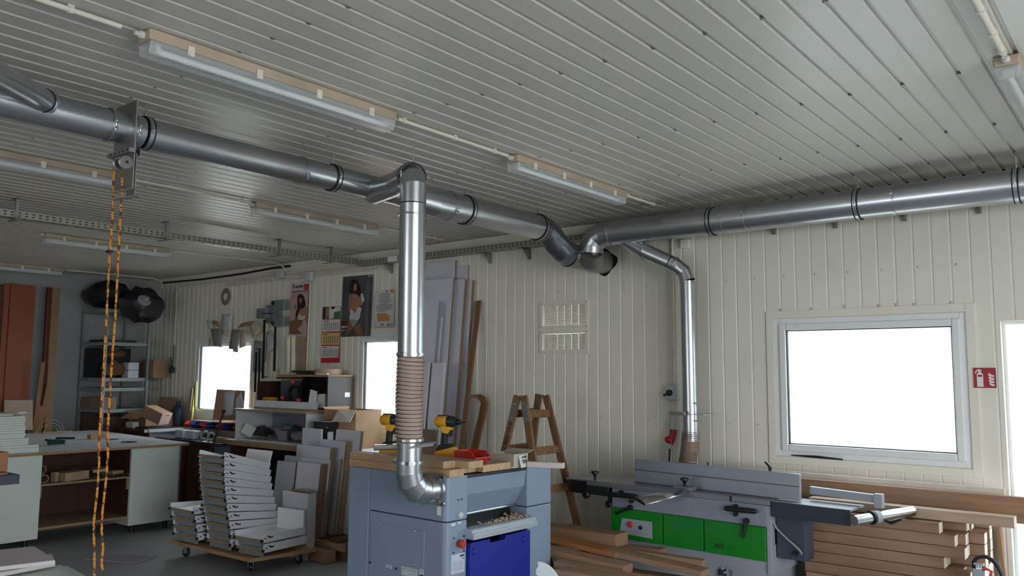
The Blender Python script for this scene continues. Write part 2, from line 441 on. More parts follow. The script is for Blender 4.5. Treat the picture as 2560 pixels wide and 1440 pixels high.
def lock_ring(parent, c, axis, r, lug=(0, -1, 0), name='lock_ring'):
    """narrow quick-release ring with a toggle"""
    c = V(c); ax = V(axis).normalized()
    mb = MB().ring(c, ax, r, .010, .005)
    p = c+V(lug).normalized()*(r+.008); t = ax.cross(V(lug)).normalized()
    mb.cyl(p-t*.022, p+t*.022, .0035, n=8); mb.cbox(p+t*.012, (.014, .014, .01)); mb.cbox(p-t*.012, (.014, .014, .01))
    return W(mb, name, galv, parent)
def seam(parent, pts, r):
    pass

MX, MZ = -3.866, 2.808
# ---- main duct
t = thing('extraction_duct', 'long round galvanised duct running under the ceiling towards the back wall', 'duct', (MX, 1.0, MZ-.1))
W(MB().gores([(MX, -.6, MZ), (MX, 1.76, MZ)], .075), 'pipe', galv, t)
W(MB().gores([(MX, 1.93, MZ), (MX, 3.50, MZ)], .075), 'pipe', galv, t)
W(MB().gores([(MX, 3.50, MZ), (MX, 3.60, MZ), (MX, 3.66, MZ-.004)], .078), 'collar', galv, t)
mb = MB().gores([(MX, 3.60, MZ), (MX, 3.95, MZ-.004)], .0755, r2=.099, n=32)
W(mb, 'reducer', galv, t)
W(MB().gores([(MX, 3.95, MZ-.004), (MX, 5.16, MZ-.004)], .099, n=32), 'pipe', galv, t)
clamp(t, (MX, 1.935, MZ), (0, 1, 0), .076, HC); lock_ring(t, (MX, 1.87, MZ), (0, 1, 0), .077, (1, 0, -.2))
clamp(t, (MX, 3.093, MZ), (0, 1, 0), .076, HC); lock_ring(t, (MX, 2.86, MZ), (0, 1, 0), .077, (1, 0, -.6))
clamp(t, (MX, 4.284, MZ-.004), (0, 1, 0), .100, HC); lock_ring(t, (MX, 4.10, MZ-.004), (0, 1, 0), .100, (1, 0, -.4))
clamp(t, (MX, 5.15, MZ-.004), (0, 1, 0), .100, HC); lock_ring(t, (MX, 3.70, MZ-.002), (0, 1, 0), .083, (1, 0, .2))
clamp(t, (MX, 1.19, MZ), (0, 1, 0), .076, HC)
# S-shaped elbow dropping to the outlet
E1 = [(MX, 5.16, MZ-.004), (MX, 5.24, MZ-.012), (MX+.012, 5.31, MZ-.055), (MX+.025, 5.37, MZ-.115), (MX+.035, 5.44, MZ-.160), (MX+.04, 5.52, MZ-.185)]
W(MB().gores(E1, .099, n=32), 'elbow', mat('grey enamelled steel', '#777c86', .3, .75, var=.05), t)
lock_ring(t, (MX+.04, 5.525, MZ-.187), (.05, 1, -.2), .1, (1, 0, -.2))
# outlet piece through the wall with a hole cut round it
W(MB().gores([(MX+.04, 5.53, MZ-.187), (MX+.08, 6.02, MZ-.20)], .100, n=32), 'outlet', galv_dull, t)
mb = MB(); c = V((MX+.09, 5.992, MZ-.20)); n = 20
ang = [2*PI*i/n for i in range(n)]
mb.ngon([c+V((math.cos(a)*(.112+.02*math.sin(3*a+1)), 0, math.sin(a)*(.108+.014*math.cos(4*a)))) for a in ang], (0, .004, 0))
W(mb, 'cut_edge', gap_shade, t)  # dark disc painted for the shadowed gap round the outlet

# ---- wall duct along the back wall
WYD, WZD = 5.62, 2.78
t = thing('extraction_duct', 'thick round galvanised duct running along the top of the back wall', 'duct', (-1.5, WYD, WZD-.1))
W(MB().gores([(-3.50, WYD, WZD), (-2.42, WYD, WZD)], .099, n=32), 'pipe', galv, t)
W(MB().gores([(-2.44, WYD, WZD), (-2.30, WYD, WZD)], .101, n=32), 'collar', galv, t)
W(MB().gores([(-2.30, WYD, WZD), (-.62, WYD, WZD)], .099, n=32), 'pipe', galv, t)
W(MB().gores([(-.62, WYD, WZD), (.9, WYD, WZD)], .099, n=32), 'pipe', galv, t)
for x in (-2.60, -1.56, -.655): clamp(t, (x, WYD, WZD), (1, 0, 0), .1, HC)
for x in (-3.47, -2.50, -2.33, -1.33): lock_ring(t, (x, WYD, WZD), (1, 0, 0), .1, (0, -1, .1))
E2 = [(-3.50, WYD, WZD), (-3.56, WYD, WZD-.002), (-3.625, WYD-.005, WZD-.03), (-3.66, WYD-.01, WZD-.085), (-3.665, WYD-.01, WZD-.15)]
W(MB().gores(E2, .099, n=32), 'elbow', galv, t)
lock_ring(t, (-3.665, WYD-.01, WZD-.145), (0, 0, 1), .1, (0, -1, 0))
W(MB().gores([(-3.665, WYD-.01, WZD-.14), (-3.70, WYD+.06, WZD-.21)], .098, n=32), 'saddle', galv_dull, t)

# ---- branch off the wall duct down to the jointer
t = thing('branch_duct', 'thin galvanised branch pipe dropping down the back wall to the jointer', 'duct', (-2.875, 5.78, 1.0))
BR = .059
W(MB().gores([(-3.36, 5.64, 2.715), pY(1610, 628, 5.66), pY(1672, 655, 5.73)], BR), 'pipe', galv, t)
EL = [pY(1672, 655, 5.73), pY(1692, 665, 5.76), pY(1711, 680, 5.78), pY(1719, 703, 5.78)]
W(MB().gores(EL, BR), 'elbow', galv, t)
W(MB().gores([pY(1719, 703, 5.78), (-2.882, 5.78, 1.36)], BR), 'pipe', galv, t)
lock_ring(t, pY(1610, 628, 5.66), V((1, .1, -.5)), BR+.001, (0, -.5, -1)); lock_ring(t, pY(1687, 662, 5.75), V((1, .1, -.6)), BR+.001, (0, -1, .1)); lock_ring(t, pY(1719, 708, 5.78), (0, 0, 1), BR+.001, (1, -.4, 0))
z0 = pY(1723, 1062, 5.78).z
W(MB().gores([(-2.882, 5.78, 1.40), (-2.882, 5.78, z0-.12)], BR+.002), 'gate_collar', galv, t)
for z in (pY(1721, 1008, 5.72).z, pY(1721, 1052, 5.72).z, pY(1722, 1082, 5.72).z): lock_ring(t, (-2.882, 5.78, z), (0, 0, 1), BR+.002, (1, -.5, 0))
zg = pY(1700, 1034, 5.68).z
W(MB().box(-3.0, -2.72, 5.66, 5.92, zg-.004, zg), 'gate_plate', mat('clear gate plate', '#c2cdd6', .2, .5), t)
W(MB().box(-3.0, -2.87, 5.655, 5.672, zg-.012, zg+.016), 'gate_handle', steel, t, label='bright steel gate handle')
hose_m = mat('flexible hose wall', '#b9a79c', .4, var=.06); wire_m = mat('copper hose spiral', '#6b4436', .35, .5)
def hose(parent, pts, r, pitch, name='hose'):
    """corrugated suction hose: soft wall plus a wire spiral"""
    P = [V(p) for p in pts]; L = sum((b-a).length for a, b in zip(P[:-1], P[1:])); nring = max(2, int(L/pitch)*4)
    def at(s):
        for a, b in zip(P[:-1], P[1:]):
            l = (b-a).length
            if s <= l: return a+(b-a)*(s/l), (b-a).normalized()
            s -= l
        return P[-1], (P[-1]-P[-2]).normalized()
    pts2 = []; rad = []
    for i in range(nring+1):
        p, d = at(L*i/nring); pts2.append(p); rad.append(r+.0035*math.sin(2*PI*i/4+.1))
    h = W(MB().tube(pts2, rad, n=28, caps=False), name, hose_m, parent)
    mb = MB(); sp = []; turns = L/pitch; N = int(turns*24)
    s0, u0 = mb._frame(P[1]-P[0])
    for i in range(N+1):
        p, d = at(L*i/N); s = (s0-d*s0.dot(d)).normalized(); u = s.cross(d); a = 2*PI*turns*i/N
        sp.append(p+(s*math.cos(a)+u*math.sin(a))*(r+.004))
    W(mb.tube(sp, .0022, n=5), 'wire_spiral', wire_m, h); return h
hose(t, [(-2.882, 5.78, z0-.05), pY(1724, 1120, 5.78), pY(1720, 1150, 5.78), pY(1712, 1185, 5.78)], BR+.003, .0135)

# ---- vertical drop to the thicknesser
t = thing('drop_duct', 'vertical galvanised drop pipe with ribbed hose bent into the grey machine', 'duct', (-3.38, 3.3, .9))
PR = .0745; top = V((-3.30, 3.215, 2.60)); bot = V((-3.381, 3.305, .987))
def dz(z): k = (z-top.z)/(bot.z-top.z); return top+(bot-top)*k
J = V((MX, 3.60, MZ))
up = V((-3.30, 3.215, 2.775))
W(MB().gores([J-V((0, .18, .03)), V((-3.55, 3.33, 2.772)), V((-3.41, 3.265, 2.775))], PR), 'pipe', galv, t)
EL = [V((-3.41, 3.265, 2.775)), V((-3.36, 3.243, 2.77)), V((-3.318, 3.224, 2.745)), V((-3.300, 3.216, 2.70)), dz(2.60)]
W(MB().gores(EL, PR, n=32), 'elbow', galv, t)
clamp(t, (-3.335, 3.235, 2.765), V((1, -.45, -.62)), PR+.001)
W(MB().cyl((-3.292, 3.205, 2.84), (-3.292, 3.205, HC), .005, n=8), 'threaded_rod', galv_dull, t)
for p in (EL[2], EL[3]): W(MB().ring(p, (EL[3]-EL[1]).normalized() if p is EL[2] else V((0, 0, 1)), PR, .004, .0015), 'seam', galv, t)
zj = 2.535; lock_ring(t, dz(zj), (0, 0, 1), PR+.002, (.6, -1, 0))
zh1 = pD(1025, 880, 4.58).z; zh0 = pD(1020, 1105, 4.6).z
W(MB().gores([dz(2.60), dz(zh1-.02)], PR, n=32), 'pipe', galv, t)
hs = hose(t, [dz(zh1), dz((zh0+zh1)/2)+V((-.006, -.004, 0)), dz(zh0)], PR, .0225)
for z in (zh1-.012, zh0+.012): W(MB().ring(dz(z), (0, 0, 1), PR+.004, .014, .004).cbox(dz(z)+V((.02, -PR-.008, 0)), (.03, .012, .014)), 'hose_clip', galv, t)
zf = pD(1020, 1155, 4.6).z
W(MB().gores([dz(zh0+.01), dz(zf)], PR-.003, n=32), 'sleeve', galv, t)
zp = pD(1060, 1112, 4.6).z
ga_, gb_ = pD(1022, 1120, 4.53), pD(1083, 1112, 4.53); zp = ga_.z; ax_ = (V((gb_.x, gb_.y, zp))-ga_).normalized(); bk_ = V((-ax_.y, ax_.x, 0))*.18
W(MB().hexa([ga_, gb_, gb_+bk_, ga_+bk_], [q+V((0, 0, .004)) for q in (ga_, gb_, gb_+bk_, ga_+bk_)]), 'gate_plate', galv, t)
W(MB().bar(ga_, gb_, .01, .01), 'gate_handle', steel, t)
W(MB().ring(dz(zf), (0, 0, 1), PR, .016, .008).cbox(dz(zf)+V((.06, -.06, 0)), (.03, .03, .02)).cbox(dz(zf)+V((-.07, -.04, 0)), (.03, .03, .02)), 'lock_ring', galv, t)
b = dz(1.08)
EB = [dz(zf), b+V((0, 0, .015)), b+V((0, .015, -.04)), b+V((.005, .055, -.085)), b+V((.01, .115, -.10)), b+V((.012, .178, -.10))]
W(MB().gores(EB, PR, n=32), 'elbow', galv, t)
for i in (1, 2, 3, 4):
    d = ((EB[i+1]-EB[i]).normalized()+(EB[i]-EB[i-1]).normalized()).normalized(); W(MB().ring(EB[i], d, PR, .005, .003), 'seam', steel, t)
# flange with bolt lugs on the machine side
F0 = EB[-1]
mb = MB().ring(F0+V((0, .006, 0)), (0, 1, 0), PR-.004, .012, .018)
for a in (45, 135, 225, 315):
    p = F0+V((math.cos(math.radians(a))*.105, .004, math.sin(math.radians(a))*.105)); mb.cyl(p-V((0, .004, 0)), p+V((0, .006, 0)), .018, n=14); mb.bar(F0+(p-F0)*.75, p, .004, .03, (0, 1, 0))
fl_ = W(mb, 'flange', galv, t)
for a in (45, 135, 225, 315):
    p = F0+V((math.cos(math.radians(a))*.105, -.002, math.sin(math.radians(a))*.105)); W(MB().cyl(p-V((0, .006, 0)), p, .007, n=8), 'bolt', black, fl_)

# ---- slanting feeder duct joining from the upper left
t = thing('branch_duct', 'slanting galvanised branch pipe joining the ceiling duct at an angle', 'duct', (-3.7, 1.0, 2.8))
a = pD(160, 286, 3.86); pa = pD(106, 250, 3.60); pb = pD(-40, 168, 3.02)
d = (pa-pb).normalized()
W(MB().gores([pb-d*1.2, pa], .052), 'pipe', galv, t)
W(MB().gores([pa, a], .055, r2=.062), 'spigot', galv, t)
W(MB().ring(pa, d, .052, .01, .004), 'lock_ring', rubber, t)
for k in (.018, .05): lock_ring(t, pa+d*k, d, .057, (.6, -1, -.3))

# ---- blast gate on the main duct with its pulley
GY = 1.84
t = thing('blast_gate', 'galvanised slide gate with pulleys hanging on the ceiling duct', 'gate', (MX, GY, 2.5))
W(MB().gores([(MX, 1.745, MZ), (MX, 1.912, MZ)], .0765), 'collar', galv, t)
lock_ring(t, (MX, 1.755, MZ), (0, 1, 0), .078, (1, 0, -.2))
pl = translucent('thin gate sheet', '#aeb2b0', .75); 
W(MB().box(MX-.105, MX+.105, GY-.003, GY+.003, 2.50, 2.93), 'slide_plate', galv_dull, t, bevel=.002)
mb = MB(); mb.bar((MX-.1, GY-.02, 2.68), (MX+.12, GY-.02, 2.68), .03, .02); mb.bar((MX-.1, GY+.02, 2.68), (MX+.12, GY+.02, 2.68), .004, .035)
br = W(mb, 'bracket', galv_dull, t)
mb = MB()
for i in range(5): mb.cyl((MX-.06+.04*i, GY-.036, 2.68), (MX-.06+.04*i, GY-.0345, 2.68), .006, n=8)
W(mb, 'slot', gap_shade, br)
W(MB().box(MX+.03, MX+.11, GY+.005, GY+.009, 2.46, 2.67), 'backing_plate', galv_dull, t)
for dx in (.06, .115):
    p = W(MB().lathe([(0, -.008), (.03, -.008), (.032, -.006), (.026, 0), (.032, .006), (.03, .008), (0, .008)], (MX+dx, GY-.045, 2.615), (1, 0, -.0), n=20), 'pulley', steel, t)
    W(MB().cyl((MX+dx-.014, GY-.045, 2.615), (MX+dx+.014, GY-.045, 2.615), .007, n=10), 'axle', dark_metal, p)
W(MB().bar((MX+.03, GY-.06, 2.48), (MX+.17, GY-.02, 2.49), .01, .006).bar((MX+.01, GY-.05, 2.452), (MX+.19, GY-.01, 2.452), .016, .008), 'pull_bar', galv_dull, t)
# ---- pull cords
cord_m = bpy.data.materials.new('orange cord'); cord_m.use_nodes = True
nt = cord_m.node_tree; p_ = nt.nodes['Principled BSDF']; p_.inputs['Roughness'].default_value = .8
tc = nt.nodes.new('ShaderNodeTexCoord'); wv = nt.nodes.new('ShaderNodeTexWave'); wv.bands_direction = 'DIAGONAL'; wv.inputs['Scale'].default_value = 9; wv.inputs['Distortion'].default_value = 6; wv.inputs['Detail Scale'].default_value = 4
cr = nt.nodes.new('ShaderNodeValToRGB'); cr.color_ramp.elements[0].color = srgb('#4a3420'); cr.color_ramp.elements[0].position = .08; cr.color_ramp.elements[1].color = srgb('#d68a2b'); cr.color_ramp.elements[1].position = .3
nt.links.new(tc.outputs['Object'], wv.inputs['Vector']); nt.links.new(wv.outputs['Fac'], cr.inputs['Fac']); nt.links.new(cr.outputs['Color'], p_.inputs['Base Color'])
def cord(pxs, y, label, knob=None):
    pts = [pY(a, b, y) for a, b in pxs]
    # smooth
    q = [pts[0]]
    for i in range(1, len(pts)):
        for k in (1/3, 2/3, 1): q.append(pts[i-1].lerp(pts[i], k))
    mb = MB()
    # braided cord: two strands
    for ph in (0, PI):
        st = []; L = 0; 
        for i in range(len(q)-1):
            n = max(2, int((q[i+1]-q[i]).length/.012))
            for k in range(n):
                p = q[i].lerp(q[i+1], k/n); L += (q[i+1]-q[i]).length/n; a = L*2*PI/.045+ph
                st.append(p+V((math.cos(a)*.0028, math.sin(a)*.0028, 0)))
        mb.tube(st, .0036, n=6)
    o = W(mb, 'pull_cord', cord_m, None, label, 'cord', 'orange pull cords under the slide gate')
    if knob: W(MB().cbox(pY(*knob, y), (.034, .02, .012)).cyl(pY(knob[0], knob[1]-3, y), pY(knob[0], knob[1]-10, y), .007, n=8), 'cord_stop', black, o, label='black plastic cord stop')
cord([(291, 400), (284, 440), (282, 520), (277, 600), (274, 640), (270, 720), (264, 830), (258, 940), (251, 1050), (247, 1110), (248, 1160), (243, 1230), (234, 1310), (236, 1380), (236, 1460)], GY-.05, 'orange pull cord with a small black stop, reaching below the picture', (274, 629))
cord([(305, 400), (306, 440), (303, 500), (298, 600), (293, 700), (288, 800), (280, 900), (274, 1000), (269, 1080), (270, 1140), (264, 1210), (256, 1280), (254, 1330), (258, 1370), (254, 1410), (257, 1428)], GY-.03, 'orange pull cord with a frayed loose end above the floor')

# ================================================================== CEILING LAMPS AND CONDUITS
lamp_body = mat('beige lamp tray', '#b09f8d', .5, var=.1, scale=3); lens = translucent('clear lamp cover', '#dde3e6', .36, .15); tube_m = mat('fluorescent tube', '#eef2f5', .25, var=.01)
clip_m = mat('white clip', '#dad6ca', .5)
def batten(x, y0, y1, label, dirty=0):
    """surface-mounted fluorescent batten along y under the ceiling"""
    t = thing('fluorescent_lamp', label, 'lamp', ((x), (y0+y1)/2, HC-.1), 0, 'fluorescent lamps on the ceiling')
    z = HC
    def sect(w0, w1, za, zb, ya, yb, rr=.0):
        mb = MB(); A = [(x-w0, za), (x-w1, zb), (x+w1, zb), (x+w0, za)]
        mb.ngon([(a, ya, b) for a, b in A], (0, yb-ya, 0)); return mb
    W(sect(.05, .046, z-.002, z-.045, y0, y1), 'tray', lamp_body, t, bevel=.006)
    W(sect(.050, .038, z-.046, z-.100, y0+.004, y1-.004), 'cover', lens, t, bevel=.008)
    W(MB().cyl((x, y0+.06, z-.07), (x, y1-.06, z-.07), .013, n=14), 'tube', tube_m, t)
    mb = MB()
    for y in (y0+.05, y1-.05): mb.cbox((x, y, z-.066), (.04, .02, .036))
    W(mb, 'tube_holder', grey_box, t)
    n = 4
    for i in range(n):
        y = y0+.17+(y1-y0-.34)*i/(n-1)
        for s in (-1, 1): W(MB().cbox((x+s*.05, y, z-.045), (.007, .028, .04)).cbox((x+s*.053, y, z-.06), (.008, .016, .012)), 'clip', clip_m, t)
    for y, s in ((y0, -1), (y1, 1)): W(MB().lathe([(.0, 0), (.016, 0), (.016, .018), (.010, .022), (.010, .036), (.0, .036)], (x, y, z-.022), (0, s, 0), n=12), 'cable_gland', grey_box, t)
    return t
LX = -3.028
batten(LX, 1.49, 2.78, 'long clear-covered lamp with a bright reflection, largest on the ceiling')
batten(LX-.005, 3.775, 5.045, 'ceiling lamp before the back wall with a rough beige tray, above the elbow')
batten(-5.44, 1.28, 2.55, 'ceiling lamp whose end shows behind the two orange cords')
batten(-5.50, 3.64, 4.90, 'ceiling lamp seen behind the vertical drop pipe, beyond the main duct')
batten(-8.40, 3.27, 4.53, 'short-looking ceiling lamp below the cable tray with both ends in view')
batten(-11.15, 3.31, 4.58, 'farthest ceiling lamp above the brown boards')
batten(-.455, 3.79, 5.06, 'ceiling lamp in the corner above the window, seen from its end')
def conduit(pts, label, clips, group='white conduits under the ceiling', r=.0105):
    t = W(MB().tube(pts, r, n=10), 'conduit', conduit_m, None, label, 'conduit', group)
    P = [V(p) for p in pts]
    for f in clips:
        L = sum((b-a).length for a, b in zip(P[:-1], P[1:]))*f
        for a, b in zip(P[:-1], P[1:]):
            l = (b-a).length
            if L <= l: c = a+(b-a)*(L/l); d = (b-a).normalized(); break
            L -= l
        upv = V((0, 0, 1)) if abs(d.z) < .9 and abs(c.z-HC) < .1 else V((0, 1, 0))
        s = d.cross(upv).normalized()
        mb = MB().ring(c, d, r, .016, .004, n=12); mb.bar(c+upv*.002, c+upv*.016, .016, .024, d)
        W(mb, 'clip', clip_m, t)
    return t
ZC = HC-.017
conduit([(LX, -1.2, ZC), (LX, 1.40, ZC)], 'white conduit feeding the largest ceiling lamp from the picture top edge', (.62, .93))
conduit([(LX, 2.83, ZC), (LX, 3.73, ZC)], 'white conduit between the largest lamp and the rough beige lamp', (.05, .48, .86))
conduit([(LX, 5.09, ZC), (LX, 5.52, ZC)], 'short white conduit from the rough beige lamp towards the wall duct', (.08, .5, .95))
conduit([(-5.45, 2.60, ZC), (-5.47, 3.60, ZC)], 'white conduit between two lamps, right of the orange cords', (.08, .52, .92))
conduit([(-5.49, 4.95, ZC), (-5.50, 5.78, ZC)], 'white conduit leaving the lamp behind the drop pipe', (.06, .85))
conduit([(-8.38, 4.58, ZC), (-8.30, 5.80, ZC), (-8.28, 5.90, ZC-.02), (-8.26, 5.965, ZC-.10)], 'white conduit from the lamp below the cable tray down to a junction box', (.12, .48, .82))
conduit([(-11.15, 4.64, ZC), (-11.15, 5.80, ZC), (-11.16, 5.93, ZC-.02), (-11.17, 5.965, ZC-.12)], 'farthest white conduit ending in the back corner', (.1, .45, .8))
conduit([(-.455, 1.2, ZC), (-.455, 3.72, ZC)], 'white conduit with wide clips leading to the corner lamp above the window', (.8, .9, .985), r=.014)

# ================================================================== CABLE TRAY
tray_m = mat('perforated tray steel', '#a8a69c', .45, .55, var=.06)
TX, TZ = -6.84, 2.80
def tray_run(a, b, w, h, label, side):
    """U-shaped perforated tray from a to b; side = across vector towards the seen flank"""
    t = thing('cable_tray', label, 'cable tray', a, 0)
    a, b, s = V(a), V(b), V(side).normalized(); u = V((0, 0, 1))
    mb = MB(); e = .0015
    mb.bar(a, b, w, e); mb.bar(a+s*w/2+u*h/2, b+s*w/2+u*h/2, e, h); mb.bar(a-s*w/2+u*h/2, b-s*w/2+u*h/2, e, h)
    W(mb, 'channel', tray_m, t)
    L = (b-a).length; d = (b-a).normalized(); mb = MB(); n = int(L/.05)
    for i in range(n):
        c = a+d*(.03+.05*i)+s*(w/2+.0012)
        for z in (.016, .038): mb.bar(c-d*.010+u*z, c+d*.010+u*z, .0014, .007)
        if i % 2 == 0: mb.bar(a+d*(.03+.05*i)-d*.012-u*.0014+s*w*.2, a+d*(.03+.05*i)+d*.012-u*.0014+s*w*.2, .01, .0014)
    W(mb, 'slots', gap_shade, t, kind='stuff')
    return t
t = tray_run((TX-.05, -.5, TZ), (TX-.05, 5.86, TZ+.02), .10, .055, 'perforated cable tray hung below the ceiling along the room', (1, 0, 0))
for y in (1.25, 2.459, 3.666, 4.842, 5.487):
    mb = MB(); z = TZ
    mb.box(TX-.012, TX+.012, y-.012, y+.012, z, HC) ; mb.box(TX-.08, TX+.012, y-.012, y+.012, HC-.008, HC); mb.box(TX-.13, TX+.03, y-.014, y+.014, z-.012, z-.004); mb.tube([(TX+.03, y, z-.008), (TX+.045, y, z+.0), (TX+.04, y, z+.014)], .006, n=6)
    W(mb, 'hanger', galv_dull, t)
t = tray_run((TX-.02, 5.90, 2.80), (1.0, 5.90, 2.80), .10, .055, 'perforated cable tray fixed along the back wall under the flashing', (0, -1, 0))
W(MB().box(-6.36, -6.22, 5.845, 5.849, 2.80, 2.855), 'joint_plate', white_pvc, t, label='pale joint plate with slots')
for x in (-6.44, -5.06, -4.59, -2.27, -1.82, -1.36, -.91):
    mb = MB(); mb.ngon([(x, 5.86, 2.795), (x, 5.995, 2.795), (x, 5.995, 2.70), (x, 5.975, 2.70)], (.004, 0, 0)); mb.box(x-.025, x+.004, 5.86, 5.995, 2.791, 2.797); mb.box(x-.025, x+.004, 5.988, 5.996, 2.70, 2.797)
    W(mb, 'bracket', galv_dull, t)
# ================================================================== THICKNESSER (grey machine under the drop pipe)
class Fr:
    """local frame standing on the floor: a along the front, b to the back, z up"""
    def __init__(s, P, ang):
        s.P = V(P); s.ang = ang; s.u = V((math.cos(ang), math.sin(ang), 0)); s.n = V((-math.sin(ang), math.cos(ang), 0))
        s.M = Matrix.Translation(s.P) @ Matrix.Rotation(ang, 4, 'Z')
    def w(s, a, b, z): return s.P+s.u*a+s.n*b+V((0, 0, z))
    def loc(s, p): q = V(p)-s.P; return V((q.dot(s.u), q.dot(s.n), p[2]))
    def _hit(s, px, py, pt, nn):
        d = V(ray(px, py)); c = V(CP); return s.loc(c+d*((pt-c).dot(nn)/d.dot(nn)))
    def B(s, px, py, b=0.): return s._hit(px, py, s.w(0, b, 0), s.n)
    def A(s, px, py, a=0.): return s._hit(px, py, s.w(a, 0, 0), s.u)
    def Z(s, px, py, z): return s.loc(pZ(px, py, z))
    def put(s, mb): mb.bm.transform(s.M); return mb
MF = Fr((-3.274, 3.503, 0), -.018)
def WF(fr, mb, *a, **k): return W(fr.put(mb), *a, **k)
m_grey = mat('grey blue enamel', '#8797ac', .38, var=.015, scale=3, bump=.02, bscale=300)
m_blue = mat('royal blue enamel', '#1c2890', .42, var=.04, scale=3)
red_p = mat('red plastic', '#c0392f', .4)
paper = mat('white paper', '#e9e9e6', .7, var=.02); ink = mat('black ink', '#1b1b1d', .7); label_m = mat('silver label', '#c6ccd8', .45, var=.05, scale=30)
T = thing('thicknesser', 'large grey blue planing machine with royal blue front panel under the drop pipe', 'machine', MF.w(-.43, .5, 0), MF.ang)
LW, DP, ZT, ZS = .867, .987, 1.052, .80
def rbox(a0, a1, b0, b1, z0, z1):
    return MB().box(a0, a1, b0, b1, z0, z1)
# left housing (two halves with a seam), right housing
def lefthalf(z0, z1):
    r = .035; mb = MB()
    pts = [(-.668, 0), (-r, 0)]+[(-r+r*math.sin(i*PI/12), r-r*math.cos(i*PI/12)) for i in range(1, 7)]+[(0, .172), (-.668, .172)]
    mb.ngon([(a, b, z0) for a, b in pts], (0, 0, z1-z0)); return mb
WF(MF, lefthalf(ZS+.002, ZT), 'upper_housing', m_grey, T, bevel=.004)
WF(MF, lefthalf(.03, ZS-.004), 'lower_housing', m_grey, T, bevel=.006)
WF(MF, rbox(-.866, -.672, .0, DP, .03, ZT), 'rear_column', m_grey, T, bevel=.006)
WF(MF, rbox(-.668, 0, .735, DP, .03, ZS-.003), 'lower_column', m_grey, T, bevel=.006)
WF(MF, rbox(-.668, 0, .735, DP, ZS+.002, ZT), 'upper_column', m_grey, T, bevel=.006)
WF(MF, rbox(-.86, -.012, .01, DP-.01, 0, .05), 'base', dark_metal, T)
WF(MF, rbox(-.668, -.006, .172, .735, ZT-.02, ZT-.003), 'top_cover', dark_metal, T)
# hood between the columns, leaning in at the bottom
mb = MB(); P = [(-.006, ZT-.004), (-.02, .934), (-.10, .815), (-.14, .815), (-.14, ZT-.004)]
mb.ngon([(a, .174, z) for a, z in P], (0, .559, 0)); WF(MF, mb, 'hood', m_grey, T, bevel=.003)
WF(MF, MB().cyl((-.10, .174, .806), (-.10, .733, .806), .011, n=16), 'guide_bar', steel, T)
WF(MF, rbox(-.668, -.14, .172, .735, .10, .80), 'throat', mat('dark machine interior', '#15171b', .6), T)
WF(MF, rbox(-.6, .05, .176, .731, .71, .745), 'bed', mat('planed cast bed', '#8d949b', .35, .7, var=.08), T, bevel=.002)
mb = MB(); P = [(.05, .748), (.062, .742), (.062, .727), (.075, .722), (.075, .690), (-.02, .690), (-.02, .748)]
mb.ngon([(a, .150, z) for a, z in P], (0, .60, 0)); WF(MF, mb, 'bed_edge', mat('pale machine lip', '#b9c2cc', .35, .4), T, bevel=.002)
mb = MB(); random.seed(3)
for i in range(90):
    b = .25+.48*random.random()**.55; a = -.03+.07*random.random() if b < .62 else -.12+.16*random.random()
    mb.cbox((a, b, .752+.008*random.random()), (.012+.014*random.random(), .006, .003), random.random()*3, random.random(), random.random())
WF(MF, mb, 'wood_chips', mat('wood shavings', '#c8ab83', .8, var=.15), T, kind='stuff')
mb = MB(); P = [(.176, .664), (.345, .664), (.352, .640), (.485, .640), (.492, .664), (.731, .664), (.731, .06), (.176, .06)]
mb.ngon([(.03, b, z) for b, z in P], (-.05, 0, 0)); bp = WF(MF, mb, 'front_panel', m_blue, T, bevel=.003, label='royal blue front panel')
for b, z in ((.205, .612), (.66, .617)): WF(MF, MB().lathe([(0, .012), (.014, .010), (.019, .004), (.02, 0)], (.03, b, z), (1, 0, 0), n=18), 'lock', m_blue, bp)
# controls on the left column
e = WF(MF, MB().lathe([(0, .05), (.018, .05), (.024, .044), (.026, .034), (.020, .022), (.014, .018), (.014, 0)], (0, .098, .672), (1, 0, 0), n=20), 'stop_button', red_p, T, label='red mushroom stop button')
WF(MF, MB().lathe([(0, .02), (.014, .02), (.018, .016), (.018, 0)], (0, .105, .832), (1, 0, 0), n=18), 'knob', grey_box, T, label='pale round knob')
for b, z in ((.062, .705), (.145, .705), (.062, .625), (.148, .622), (.095, .917), (.125, .918)): WF(MF, MB().lathe([(0, .004), (.004, .004), (.006, 0)], (0, b, z), (1, 0, 0), n=10), 'screw', black, T)
st = WF(MF, rbox(-.001, .001, .043, .155, .505, .612), 'rating_plate', label_m, T)
def strokes(fr, parent, a, rows, name='print', m=None):
    mb = MB()
    for (b0, b1, z, h) in rows: mb.box(a, a+.0008, b0, b1, z, z+h)
    return WF(fr, mb, name, m or ink, parent, kind='stuff')
strokes(MF, st, .001, [(.115, .150, .594, .009), (.135, .139, .578, .008), (.143, .147, .578, .008)])
strokes(MF, st, .001, [(.052, .145, .565-.0085*i, .003) for i in range(6)], m=mat('grey print', '#98a0ad', .6))
pl_ = WF(MF, rbox(-.0005, .001, .040, .075, .775, .79).box(-.0005, .001, .095, .12, .78, .79), 'tape', mat('worn white tape', '#d9dde2', .5), T)
WF(MF, rbox(-.075, -.045, -.001, .001, .835, .885), 'sticker', paper, T)
